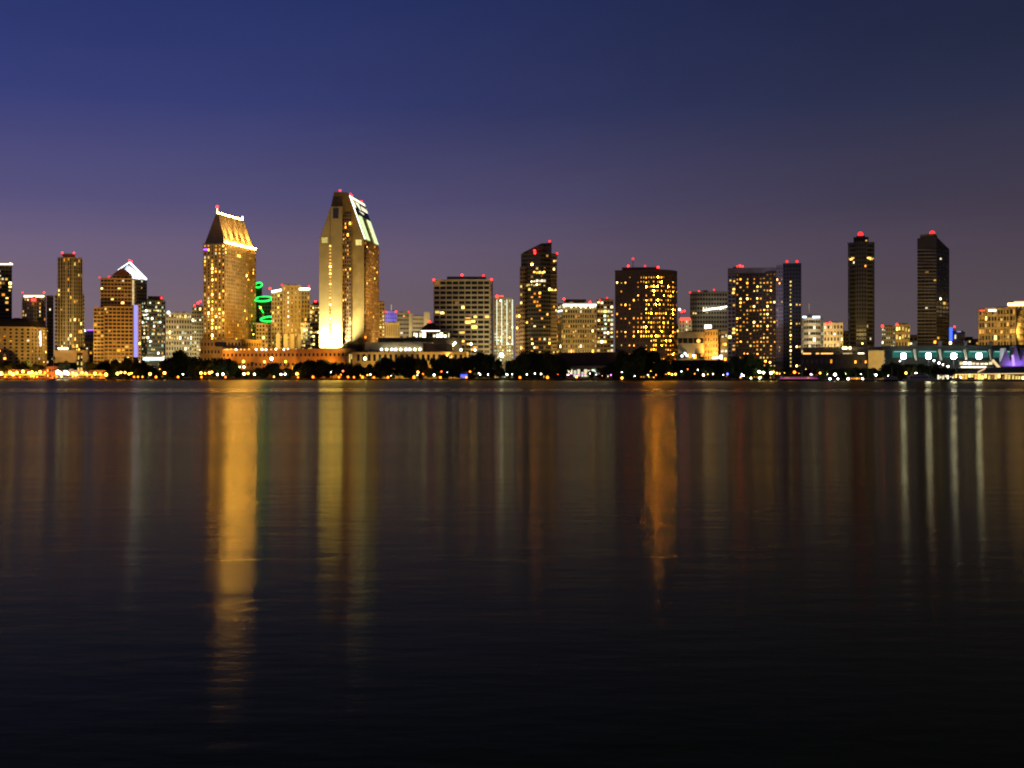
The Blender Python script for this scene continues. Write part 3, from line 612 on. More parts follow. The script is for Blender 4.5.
b = Thing('chamfered_tower', 'dark balcony tower with stepped cap and single red beacon', 861, 120, 'tower')
def lf(i, j, x, y, r):
    if 257 < y < 261 and (x < 855 or x > 867): return 'win_warm'
    return pick(r, WARM) if r.random() < .025 else None
b.block([(848, 130), (849.5, 124), (856, 121)], 243.5, MATS['tower_dusk'], bays=[1, 4], fl=32, ww=.93, wh=.62, litfn=lf, topref=2, back=[(856, 150), (848, 150)], plain=())
b.block([(856.1, 120), (866.5, 120)], 243, m_dark, bays=[4], fl=32, ww=.6, wh=.6, litfn=lf, dep=30, name='core_wall')
b.block([(866.6, 121), (873, 124), (874.5, 130)], 243.5, MATS['tower_dusk'], bays=[4, 1], fl=32, ww=.93, wh=.62, litfn=lf, back=[(874.5, 150), (866.6, 150)], name='wall')
b.block([(853.5, 126), (868.5, 126)], 238.4, m_dark, bays=[4], fl=1, base=242.4, p=.2, dep=16, name='cap_wall'); b.box('cap', 856.5, 865, 235.8, 237.6, 130, 8, m_dark)
b.beacon((860.5, 234.5, 132), r=2.0); b.done(); city_fill(861, 248, 340, 120, 42, .3e5, GOLD, 120, 36)
b = Thing('white_speckled_block', 'small dim block with white lights right of the stepped-cap tower', 888, 210)
b.block([(881.5, 210), (895, 210)], 327.5, m_conc, bays=[6], fh=3.6, ww=.45, p=.25, pal=COOL); b.beacon((882.5, 326, 210)); b.done()
b = Thing('yellow_lit_block', 'squat block with bright yellow upper floors left of the wedge-topped tower', 903, 205)
b.block([(895.5, 205), (910, 205)], 325.5, m_gold, bays=[5], fl=7, ww=.6, wh=.6, litfn=lambda i, j, x, y, r: 'win_yellow' if (y < 337 and i < 4) or i == 4 else None); b.beacon((897, 324.5, 205)); b.done(); city_fill(903, 327, 345, 205, 40, .5e5, GOLD, 80, 20)
b = Thing('wedge_tower', 'dark balcony tower with wedge-sloped top and bright red beacon', 933, 115, 'tower')
lf = lambda i, j, x, y, r: pick(r, WARM) if r.random() < (.13 if 296 < y < 325 else .06) else None
b.block([(917.3, 124), (936.5, 115), (949.3, 136)], 247.5, m_dark, bays=[5, 4], fl=30, ww=.93, wh=.62, litfn=lf, topref=1, roof=False)
q = [Vector((v.x-b.o.x, v.y-b.o.y, b.z1-b.o.z+.02)) for v in b.poly]
h0 = ZZ(238.5, b.poly[0].y)-b.o.z; mb = MB(); t = [Vector((q[0].x, q[0].y, h0)), Vector((q[1].x, q[1].y, h0)), q[2]+Vector((0, 0, .4)), q[3]+Vector((0, 0, .4))]; mb.hull(q, t); mb.done('wedge_roof', m_dark, b.root)
mb = MB(); d = Vector((0, 0, 3)); i = (t[2]-t[1])*.2; r_ = (t[1]-t[0])*.12
k = [t[0]+r_+i*.2, t[1]-r_+i*.2, t[1]-r_+i*1.2, t[0]+r_+i*1.2]; mb.hull(k, [v+d for v in k]); mb.done('cap', m_brown, b.root)
for k in range(30): y = 250+k*3.3; b.strip('balcony_slab', (917.2, y-(1.0 if k < 0 else 0), 123.2), (936.3, y, 114.2), .22, m_cream)
b.beacon((932.3, 233.6, 122), r=2.0); b.done(); city_fill(926, 252, 340, 120, 42, .3e5, GOLD, 120, 36)
b = Thing('blue_lit_block', 'low dark block with a blue lit shaft right of the wedge-topped tower', 955, 230)
b.block([(948.5, 230), (965, 230)], 333, m_dark, bays=[6], fl=6, p=.08, pal=WHITE); b.box('blue_shaft', 948.8, 952.4, 327.5, 341, 226, 3, e_blue); b.strip('roof_light', (957, 331.6, 228), (961, 331.6, 228), .5, e_vio); b.lamp(950.3, 343, 222, 1.2, e_warm); b.beacon((954.5, 326.8, 234)); b.strip('mast', (954.5, 328, 234.4), (954.5, 334, 234.4), .3, STEEL); b.done()
b = Thing('golden_column_block', 'golden column-fronted block with pink-white top lights at the right', 997, 160)
b.block([(978.5, 162), (1016, 156)], 309.5, m_gold, bays=[12], fl=11, ww=.8, wh=.66, litfn=lambda i, j, x, y, r: pick(r, WARM) if r.random() < .14 else ('win_dim' if r.random() < .4 else None), dep=26)
for k in range(7): x = 978.8+k*6.1; b.strip('pilaster', (x, 309.5, 159-k*.9), (x, 346, 159-k*.9), .5, m_gold)
b.strip('roof_light', (988.5, 310.4, 157.5), (996, 310.4, 157), .9, e_white); b.strip('roof_light', (980, 310.6, 158.5), (984, 310.6, 158), .6, e_red); b.done(); city_fill(986, 312, 346, 158, 36, .34e5, GOLD, 100, 36); city_fill(1008, 312, 346, 158, 36, .26e5, GOLD, 100, 36)
b = Thing('bright_roof_tower', 'olive tower with blazing yellow roof cut by the right edge', 1020, 190, 'tower')
b.block([(1007.5, 190), (1042, 186)], 306, m_olive, bays=[9], fh=3.6, ww=.5, p=.12, litfn=None); b.strip('roof_light', (1008, 304.4, 189), (1042, 304, 185), 1.3, e_warm); b.box('sign_box', 1014, 1042, 301.5, 303.6, 196, 6, e_amb); b.done(); city_fill(1022, 310, 346, 188, 34, .5e5, GOLD, 90, 36)

# ---- small blocks filling the gaps far behind the front row
for nm, lab, x0, x1, y, d, mat, pp, pal in (
    ('brown_infill_block', 'low brown block filling the gap left of the stepped-cap tower', 842, 849, 333, 260, m_brown, .3, WARM),
    ('pale_infill_block', 'low pale block just right of the wedge-topped tower', 964, 972, 339, 270, m_conc, .25, WHITE),
    ('dim_infill_block', 'low dim block left of the golden column-fronted block', 971, 979, 341, 260, m_olive, .2, WARM),
    ('speckled_infill_block', 'speckled low block between the yellow squat block and wedge-topped tower', 909, 918, 337, 250, m_conc, .3, WHITE),
    ('lit_infill_block', 'narrow amber-speckled block between slanted tower and white-topped mid-rise', 553, 560, 322, 220, m_brown, .35, AMBER),
    ('amber_infill_block', 'low amber-speckled block behind the beige garage', 676, 705, 325, 240, m_olive, .2, AMBER),
    ('grey_infill_block', 'squat grey block between the cream stair tower and the grid slab', 428, 436, 325, 260, m_grey, .12, WHITE),
    ('tan_infill_block', 'squat tan block between mullioned and stepped golden towers', 82, 96, 343, 190, m_gold, .3, WARM)):
    b = Thing(nm, lab, (x0+x1)/2, d); b.block([(x0, d), (x1, d)], y, mat, fh=3.6, bw=3.4, ww=.55, p=pp, pal=pal, dep=16); b.done()
# ---- waterfront right
b = Thing('dark_waterfront_hall', 'long dark waterfront hall with amber roof lights left of the beige box', 834, 60, 'hall', turn=False)
b.block([(800, 62), (868, 60)], 355.5, m_dark, bays=[14], fl=2, ww=.4, wh=.3, litfn=lambda i, j, x, y, r: 'win_amber' if r.random() < .14 else None, dep=22)
b.block([(803, 76), (881, 74)], 348.6, wall('hall_upper', (.17, .165, .13)), bays=[10], fl=1, p=0, ww=.5, wh=.2, base=356, dep=20, name='upper_wall')
for x0, x1, m in ((821, 833, e_amb), (803, 811, e_amb), (843, 852, e_glow), (858, 864, e_white), (816, 819, e_amb)): b.strip('roof_light', (x0, 353.6, 64), (x1, 353.6, 64), .65, m)
for x in (843.5, 846, 850): b.lamp(x, 348, 70, 1.0, e_warm)
b.done()
b = Thing('beige_box', 'plain beige box building left of the teal convention hall', 876, 56)
b.box('wall', 868.2, 884, 351, None, 56, 22, m_olive); b.box('roof_edge', 868, 884.2, 350.2, 350.9, 55.4, 23, m_conc); b.done(); city_fill(876, 352, 368, 56, 16, 1.6e4, GOLD, 120, 14)

b = Thing('convention_hall', 'long teal-glazed convention hall with slanted buttresses and four glaring floodlights', 955, 70, 'convention hall', turn=False)
b.box('wall', 885, 1045, 350.4, None, 74, 40, wall('hall_dark', (.02, .024, .019))); b.box('roof', 882, 1048, 346, 350.2, 70, 48, wall('hall_roof', (.022, .024, .018)))
for k in range(6):
    cx = 903+k*25.2
    if k < 5:
        b.box('glass_panel', cx-10.5, cx+9.5, 351.2, 357.6, 73, .5, e_teal); b.strip('panel_light', (cx-9, 351.6, 72.4), (cx+8, 351.6, 72.4), .3, emit('teal_line', (.35, 1, .9), .9))
    x = cx+12.2
    if x < 1005: mb = MB(); p, q = b.L(b.PT(x-.9, 349.8, 66)), b.L(b.PT(x+.8, 360, 60)); mb.bar(p, q, 1.0, 4, .7); mb.done('buttress', m_cream, b.root); b.box('pier', x-2, x+1.4, 341, 346, 68, 6, m_dark)
    if k < 4:
        q = b.L(b.PT(cx+.4, 356, 56)); mb = MB(); mb.cur = 1; mb.bar((q.x, q.y+.4, 0), (q.x, q.y+.4, q.z), .25); mb.cur = 0
        for a in (-1, 1):
            for c in (-1, 1): mb.ball((q.x+a*.85, q.y, q.z+c*.85), .95, 10, 6)
        mb.done('flood_or_fill', [emit('star_white', (.92, .98, 1), 52, nee=True), STEEL], b.root)
b.done()
b = Thing('lit_terrace', 'white-lit two-deck terrace with a gold sloping gangway below the convention hall', 978, 46, 'terrace', turn=False)
b.box('deck', 959, 993, 366.8, 368.2, 46, 10, m_cream); b.box('lower_wall', 957, 1000, 368.3, None, 44, 12, wall('terrace_dark', (.06, .07, .05))); b.block([(959, 47), (993, 47)], 361.5, m_cream, bays=[8], fl=1, base=365.0, ww=.9, wh=.8, litfn=lambda *a: 'win_white', dep=8, name='glazed_wall'); b.box('roof', 958, 994, 360.2, 361.4, 44, 12, m_cream)
b.strip('deck_light', (961, 367, 45), (986, 367, 45), .5, e_white); b.strip('gangway', (992.5, 360, 44), (999.5, 368, 42), .9, emit('gangway_gold', (1, .7, .35), 1.0)); b.done()
b = Thing('purple_sail_hall', 'hall with peaked sails washed in purple light at right edge', 1018, 52, 'hall')
b.box('wall', 1000, 1050, 357, None, 54, 18, wall('sail_wall', (.4, .4, .42)))
for k in range(4):
    x = 1003+k*10; A, B, Cc = [b.L(b.PT(*q)) for q in ((x-4, 366, 50), (x+9, 366, 50), (x+3, 348-k % 2*2, 52))]; mb = MB(); mb.face([A, B, Cc]); D = Cc+Vector((0, 9, -3)); mb.face([B, Cc+Vector((0, 10, 0)), Cc]); mb.face([A, Cc, Cc+Vector((0, 10, 0))]); mb.done('sail', wall('sail_fabric', (.6, .6, .62), .8, .08), b.root)
b.strip('sail_light', (1012.5, 355, 48), (1014, 366, 48), .8, emit('sail_white', (.62, .35, 1), 1.3)); b.done()
for x in (1006, 1014, 1024, 1034):
    t = PT(x, 357, 54); spot((t.x, t.y-9, 10), t, 1.4e3, (.34, .14, 1), 120, .9)
b = Thing('golden_pier_hall', 'long low golden-lit pier hall with dark sloping roof at the right', 985, 20, 'pier hall', turn=False)
b.block([(937, 20), (954.5, 20)], 374.2, m_cream, bays=[7], fl=1, ww=.86, wh=.75, litfn=lambda *a: 'win_white', dep=10, name='entrance'); b.block([(954.6, 18), (1042, 15)], 373.6, m_cream, bays=[26], fl=1, ww=.82, wh=.72, litfn=lambda i, j, x, y, r: ('win_warm' if x < 985 else 'win_yellow') if r.random() < .86 else 'win_dim', dep=14)
mb = MB(); p = [b.L(b.PT(*q)) for q in ((950, 374.6, 15), (1046, 372.6, 12), (1046, 366.6, 30), (982, 368.6, 32))]; mb.hull(p, [v+Vector((0, 0, .5)) for v in p]); mb.done('roof', wall('pier_roof', (.10, .095, .10)), b.root)
b.strip('eave_light', (956, 374.4, 14.6), (1044, 373.2, 12), .25, emit('eave_gold', (1, .62, .25), 1.6)); b.strip('gable_beam', (978, 372.2, 13), (985, 368.5, 20), .5, emit('gable_gold', (1, .6, .3), .9)); b.done()

# ---- left shops on the quay
b = Thing('quay_shops', 'low orange-lit row of quay shops at the far left', 50, 20, 'shop row', turn=False)
b.block([(-20, 22), (46, 20)], 370.5, m_ter, bays=[24], fl=1, ww=.6, wh=.6, litfn=lambda i, j, x, y, r: 'win_amber' if r.random() < .7 else None, dep=10)
b.block([(46.2, 19), (54, 19)], 367.5, m_ter, bays=[3], fl=2, ww=.5, wh=.5, p=.4, pal=AMBER, dep=9, name='tall_wall'); b.block([(54.2, 21), (106, 20)], 371.2, m_brown, bays=[18], fl=1, ww=.6, wh=.6, litfn=lambda i, j, x, y, r: pick(r, AMBER) if r.random() < .6 else None, dep=9, name='wall')
b.strip('glow_strip', (-18, 374.6, 18.6), (45, 374.6, 16.6), .5, e_orange); b.strip('glow_strip', (55, 374.7, 17.6), (105, 374.8, 16.6), .4, e_orange); b.done()  # glowing strips added to join the quay lamps into one orange band
for x in (8, 30, 50, 75, 98): city_fill(x, 370, 377, 20, 9, 9.0e3, (1, .38, .05), 140, 3)
b = Thing('blue_kiosk', 'tiny blue-lit kiosk on the quay below the grid slab', 464, 12, 'kiosk')
b.block([(460.5, 12), (467.5, 12)], 374, m_grey, bays=[4], fl=1, ww=.8, wh=.6, litfn=lambda *a: 'win_blue', dep=4); b.strip('glow_strip', (460.5, 375, 11), (467.5, 375, 11), .5, e_blue); b.done()

# ================================================================== SETTING
def structure(o): o['kind'] = 'structure'; return o
def water():
    m, nt, out = _new('bay_water'); N = nt.nodes; L = nt.links
    p = N.new('ShaderNodeBsdfGlossy'); p.distribution = 'BECKMANN'; p.inputs['Color'].default_value = (.46, .41, .22, 1); p.inputs['Anisotropy'].default_value = .42
    tg = N.new('ShaderNodeCombineXYZ'); tg.inputs[0].default_value = 1; L.new(tg.outputs[0], p.inputs['Tangent'])   # waves run along the bay
    df = N.new('ShaderNodeBsdfDiffuse'); df.inputs['Color'].default_value = (.105, .12, .028, 1)
    fr = N.new('ShaderNodeFresnel'); fr.inputs['IOR'].default_value = 1.33; mxs = N.new('ShaderNodeMixShader')
    L.new(fr.outputs[0], mxs.inputs[0]); L.new(df.outputs[0], mxs.inputs[1]); L.new(p.outputs[0], mxs.inputs[2])
    tc = N.new('ShaderNodeTexCoord')
    def noise(sx, sy, det=3):
        mp = N.new('ShaderNodeMapping'); mp.inputs['Scale'].default_value = (sx, sy, 1); L.new(tc.outputs['Object'], mp.inputs['Vector'])
        n = N.new('ShaderNodeTexNoise'); n.inputs['Scale'].default_value = 1; n.inputs['Detail'].default_value = det; L.new(mp.outputs[0], n.inputs['Vector']); return n.outputs['Fac']
    # calm and ruffled patches lie across the bay
    def m2(op, a, b):
        x = N.new('ShaderNodeMath'); x.operation = op
        for i, v in enumerate((a, b)):
            if isinstance(v, (int, float)): x.inputs[i].default_value = v
            else: L.new(v, x.inputs[i])
        return x.outputs[0]
    sy = N.new('ShaderNodeSeparateXYZ'); L.new(tc.outputs['Object'], sy.inputs[0])
    dist = m2('ADD', sy.outputs['Y'], m2('MULTIPLY', m2('SUBTRACT', noise(.004, .02, 3), .5), 70))
    rr_ = N.new('ShaderNodeValToRGB'); e = rr_.color_ramp.elements
    st = [(0, .14), (.05, .15), (.12, .195), (.245, .235), (.30, .29), (.335, .31), (.355, .20), (.395, .20), (.42, .30), (1, .32)]
    while len(e) < len(st): e.new(.5)
    for k, (p_, v_) in enumerate(st): e[k].position = p_; e[k].color = (v_, v_, v_, 1)
    L.new(m2('DIVIDE', dist, 1000), rr_.inputs['Fac'])
    L.new(m2('ADD', rr_.outputs['Color'], m2('MULTIPLY', m2('SUBTRACT', noise(.01, .09, 3), .5), .06)), p.inputs['Roughness'])
    h = m2('ADD', m2('MULTIPLY', noise(.28, .75, 2), .07), m2('ADD', m2('MULTIPLY', noise(1.1, 2.4, 3), .03), m2('MULTIPLY', noise(.04, .16, 2), .05)))
    bp = N.new('ShaderNodeBump'); bp.inputs['Distance'].default_value = 1.0; bp.inputs['Strength'].default_value = .26
    L.new(h, bp.inputs['Height']); L.new(bp.outputs[0], p.inputs['Normal'])
    L.new(mxs.outputs[0], out.inputs[0]); return m
xs = [-3000, -1200, -400, 0, 400, 1200, 3000]; ys = [-60, 0, 60, 150, 300, 600, 900, 1400, 2600]
v = [(x, y, 0) for y in ys for x in xs]; nx = len(xs)
f = [(j*nx+i, j*nx+i+1, (j+1)*nx+i+1, (j+1)*nx+i) for j in range(len(ys)-1) for i in range(nx-1)]
structure(link('water', v, f, water()))
sp = [XY(px, 0) for px in range(-500, 1525, 25)]
m_ground = wall('ground_soil', (.045, .045, .035), .95, .4, .05); m_prom = wall('promenade_paving', (.16, .14, .12), .8, .3, .3); m_rock = wall('riprap_rock', (.07, .065, .055), .95, .5, .8)
v = [(p.x, p.y+1.2, GZ) for p in sp] + [(p.x*9, 9000, GZ) for p in sp]; n = len(sp)
structure(link('ground', v, [(i, i+1, n+i+1, n+i) for i in range(n-1)], m_ground))
v = [(p.x, p.y+1.5, GZ+.03) for p in sp] + [(p.x, p.y+9, GZ+.03) for p in sp]
structure(link('promenade', v, [(i, i+1, n+i+1, n+i) for i in range(n-1)], m_prom))
v = [(p.x, p.y+60, GZ+.03) for p in sp] + [(p.x, p.y+50+24, GZ+.03) for p in sp]
structure(link('road', v, [(i, i+1, n+i+1, n+i) for i in range(n-1)], wall('asphalt', (.05, .05, .05), .9)))
rr = random.Random(5); mb = MB()                # rubble slope at the waterline
N_ = 900; prof = [(-2.2, -.3), (-1.3, .2), (-.5, .55), (.5, .95), (1.6, .7)]; rows = []
for k in range(N_+1):
    px = -120 + 1264*k/N_; row = []
    for a, z in prof:
        p = XY(px, a + rr.uniform(-.3, .3)); row.append((p.x, p.y, z + rr.uniform(-.22, .22)))
    rows.append(row)
for k in range(N_):
    for j in range(4): mb.face([rows[k][j], rows[k+1][j], rows[k+1][j+1], rows[k][j+1]], True)
structure(mb.done('shore', m_rock))

# ================================================================== TREES
def leaf_mat():
    m, nt, out = _new('foliage'); N = nt.nodes; L = nt.links
    p = N.new('ShaderNodeBsdfPrincipled'); p.inputs['Roughness'].default_value = .7; p.inputs['Specular IOR Level'].default_value = .2
    g = N.new('ShaderNodeNewGeometry'); r = N.new('ShaderNodeValToRGB')
    r.color_ramp.elements[0].color = (.016, .024, .008, 1); r.color_ramp.elements[1].color = (.085, .115, .035, 1)
    L.new(g.outputs['Random Per Island'], r.inputs['Fac']); L.new(r.outputs['Color'], p.inputs['Base Color']); L.new(p.outputs[0], out.inputs[0]); return m
LEAF = leaf_mat(); BARK = wall('bark', (.07, .05, .035), .95)
def crown_mesh(seed):                            # unit crown: x,y in -1..1, z 0..1
    r = random.Random(seed); v, f = [], []; lobes = []
    for k in range(11):
        a = r.uniform(0, 2*PI); q = r.uniform(.1, .62); z = r.uniform(.2, .8)
        lobes.append((q*math.cos(a), q*math.sin(a), z, r.uniform(.22, .40)))
    for k in range(3000):
        x, y, z, R = r.choice(lobes); d = Vector((r.gauss(0, 1), r.gauss(0, 1), r.gauss(0, 1))).normalized()*R*r.random()**.4
        c = Vector((x+d.x, y+d.y, z+d.z*.62))
        if c.z < .0 or c.z > 1.02: continue
        a = Vector((r.gauss(0, 1), r.gauss(0, 1), r.gauss(0, 1))).normalized(); b_ = a.orthogonal().normalized(); s = r.uniform(.026, .06)
        a = a*s*1.5; b_ = b_*s; k0 = len(v); v += [c-a, c-b_, c+a, c+b_]; f.append((k0, k0+1, k0+2, k0+3))
    zm = max(q.z for q in v); v = [Vector((q.x, q.y, q.z/zm)) for q in v]
    me = bpy.data.meshes.new('crown'); me.from_pydata([tuple(q) for q in v], [], f); me.materials.append(LEAF); return me
def trunk_mesh(seed):                            # unit trunk: z 0..1, with limbs
    r = random.Random(seed); mb = MB(); mb.bar((0, 0, 0), (.02, .01, .45), .075, 7, .05)
    for k in range(5):
        a = k*2*PI/5+r.uniform(-.4, .4); e = Vector((.38*math.cos(a), .38*math.sin(a), r.uniform(.7, .95))); mb.bar((.02, .01, .42), e, .04, 5, .012)
    me = bpy.data.meshes.new('trunk'); me.from_pydata(mb.v, [], mb.f); me.materials.append(BARK); return me
CR = [crown_mesh(s) for s in range(6)]; TR = [trunk_mesh(s) for s in range(3)]
def palm_mesh(seed):
    r = random.Random(seed); v, f = [], []
    for k in range(26):
        a = r.uniform(0, 2*PI); el = r.uniform(-.35, 1.2); Ln = r.uniform(.8, 1.1); prev = Vector((0, 0, 0)); d = Vector((math.cos(a)*math.cos(el), math.sin(a)*math.cos(el), math.sin(el)))
        side = Vector((-math.sin(a), math.cos(a), 0))
        for s in range(6):
            nxt = prev + d*Ln/6; w0, w1 = .13*(1-s/6.5), .13*(1-(s+1)/6.5)
            for sg in (-1, 1):
                i = len(v); v += [prev, nxt, nxt+side*sg*w1-Vector((0, 0, .05)), prev+side*sg*w0-Vector((0, 0, .05))]; f.append((i, i+1, i+2, i+3))
            prev = nxt; d = (d-Vector((0, 0, .22))).normalized()
    me = bpy.data.meshes.new('crown'); me.from_pydata([tuple(q) for q in v], [], f); me.materials.append(LEAF); return me
PAL = [palm_mesh(s) for s in range(2)]
SEG = [(-30, 52, 'below the mansard hotel'), (52, 88, 'below the mullioned tower'), (88, 142, 'below the stepped golden tower'), (142, 166, 'below the banded dark office'),
       (166, 200, 'below the pale grid office'), (200, 258, 'below the golden mansard-roofed hotel'), (258, 318, 'below the orange terrace podium'), (318, 366, 'below the gable-topped hotel'),
       (366, 428, 'below the long cream hall'), (428, 493, 'below the big cream grid slab'), (493, 516, 'below the white-lined tower'), (516, 558, 'below the slant-crowned tower'),
       (558, 613, 'below the white-topped mid-rise'), (613, 680, 'below the amber-windowed hotel'), (680, 727, 'below the golden cube'), (727, 803, 'below the lavender-framed hotel'),
       (803, 846, 'below the round striped office'), (846, 880, 'below the stepped-cap tower'), (880, 1060, 'below the teal convention hall')]
ORD = ['first', 'second', 'third', 'fourth', 'fifth', 'sixth', 'seventh', 'eighth', 'ninth', 'tenth', 'eleventh', 'twelfth', 'thirteenth', 'fourteenth', 'fifteenth', 'sixteenth', 'seventeenth', 'eighteenth', 'nineteenth', 'twentieth']
def seg(px): return next(s for a, c, s in SEG if a <= px < c)
def labels(items, what):                         # items: list of (px, kind text) -> unique labels
    cnt = {}; out = [None]*len(items)
    for i in sorted(range(len(items)), key=lambda i: items[i][0]): cnt.setdefault((seg(items[i][0]), items[i][1]), []).append(i)
    for (s, k), ids in cnt.items():
        for n_, i in enumerate(ids):
            out[i] = f'{k} {what} {s}' if len(ids) == 1 else f'{k} {what} {s}, {ORD[n_]} from left'
    return out
trees = [(5, 360, 13), (24, 360, 13), (37, 363, 11), (58, 361, 9), (65, 360, 10), (72, 361, 10), (91, 361, 9), (99, 361, 11), (110, 358, 12), (118, 360, 11), (126, 355, 11),
         (134, 357, 10), (142, 360, 10), (152, 364, 12), (168, 358, 15), (181, 348.5, 27), (195, 356, 16), (208, 359, 14), (220, 357, 15), (232, 358, 15), (261, 366, 10), (274, 362, 13),
         (299, 361, 13), (310, 359, 15), (322, 358.5, 15), (332, 361, 12), (343, 362, 13), (355, 362, 14), (370, 363, 11), (380, 359, 12), (389, 356, 14), (400, 355, 15), (411, 355, 14), (421, 357, 11),
         (437, 356, 14), (448, 353.5, 16), (458, 356, 11), (470, 354, 11), (479, 350.5, 12), (488, 352, 13), (497, 358, 10), (510, 359, 10), (517, 356, 10), (525, 351, 13), (533, 350, 14), (545, 350, 15), (554, 352, 14), (562, 358, 12),
         (592, 370.5, 10), (614, 361, 14), (626, 350, 16), (637, 345.5, 18), (648, 350, 17), (659, 356, 14), (668, 359, 10), (716, 363, 14), (729, 360, 12), (738, 355, 13), (748, 353, 14), (758, 358, 12), (768, 366, 10),
         (850, 368, 12), (861, 366.5, 13), (873, 367, 12), (886, 365, 13), (909, 363, 13), (930, 363, 13), (891, 361.5, 14), (900, 363, 13), (918, 362.5, 14), (940, 366, 13), (950, 368, 12), (824, 367, 12), (836, 368, 12), (812, 368, 11)]
rs = random.Random(11)
shrubs = [(x + rs.uniform(-2, 2), 367.5 + rs.uniform(-1.5, 3), rs.uniform(9, 14)) for x in list(range(112, 565, 9)) + list(range(606, 800, 10)) + list(range(842, 900, 9))]
trees += shrubs
def tk(px, top, w): return 'large dark spreading tree' if w >= 16 else 'low dark shrub' if top > 365.5 else 'low dark bushy tree' if top > 362 else 'dark rounded tree'
tl = labels([(t[0], tk(*t)) for t in trees], ''); r = random.Random(3)
for (px, top, w), lab in zip(trees, tl):
    d = r.uniform(16, 42); p = XY(px, d); H = ZZ(top, p.y)-GZ; W = w/F*p.y/2*(1.8 if 500 < px < 680 and top < 362 else 1.55)
    o = empty('tree', (p.x, p.y, GZ)); tag(o, ' '.join(lab.split()), 'tree', 'dark trees along the waterfront')
    c = bpy.data.objects.new('crown', r.choice(CR)); C.objects.link(c); c.parent = o; lo = .04
    c.location = (0, 0, H*lo); c.scale = (W, W, H*(1-lo)); c.rotation_euler = (0, 0, r.uniform(0, 6.28))
    t = bpy.data.objects.new('trunk', r.choice(TR)); C.objects.link(t); t.parent = o; t.scale = (W*.7, W*.7, H*.85); t.rotation_euler = (0, 0, r.uniform(0, 6.28))
palms = [(54, 357), (85, 362), (160, 363), (252, 362), (286, 365), (500, 362), (688, 364), (705, 363), (779, 362), (812, 364), (828, 365), (897, 366), (921, 364), (944, 364)]
for (px, top), lab in zip(palms, labels([(q[0], 'slender palm tree') for q in palms], '')):
    p = XY(px, r.uniform(14, 30)); H = ZZ(top, p.y)-GZ-1.2
    o = empty('palm_tree', (p.x, p.y, GZ)); tag(o, ' '.join(lab.split()), 'palm tree', 'palms along the waterfront')
    mb = MB(); mb.bar((0, 0, 0), (.3, 0, H), .35, 7, .2); mb.done('trunk', BARK, o)
    c = bpy.data.objects.new('crown', r.choice(PAL)); C.objects.link(c); c.parent = o; c.location = (.3, 0, H); c.scale = (2.9,)*3; c.rotation_euler = (0, 0, r.uniform(0, 6))

# ================================================================== LAMPS
LM = {'o': emit('lamp_orange', (1, .17, .009), 10, nee=True), 'y': emit('lamp_yellow', (1, .40, .045), 15, nee=True), 'w': emit('lamp_white', (1, .92, .75), 24, nee=True),
      'c': emit('lamp_cool', (.75, .9, 1), 24, nee=True), 'g': emit('lamp_green', (.9, 1, .45), 20, nee=True), 'r': emit('lamp_red', (1, .12, .04), 14, nee=True), 'm': emit('lamp_pink', (1, .25, .85), 12, nee=True), 'b': emit('lamp_blue', (.1, .12, 1), 10, nee=True)}
rl = random.Random(21)
lamps_small = [(x + rl.uniform(-3, 3), rl.uniform(371, 376), rl.choice('wwyygoc'), rl.uniform(.2, .36)) for x in list(range(560, 900, 15)) + list(range(300, 560, 30))]
LN = {'o': 'orange', 'y': 'golden', 'w': 'white', 'c': 'bluish white', 'g': 'greenish yellow', 'r': 'red', 'm': 'pink', 'b': 'deep blue'}
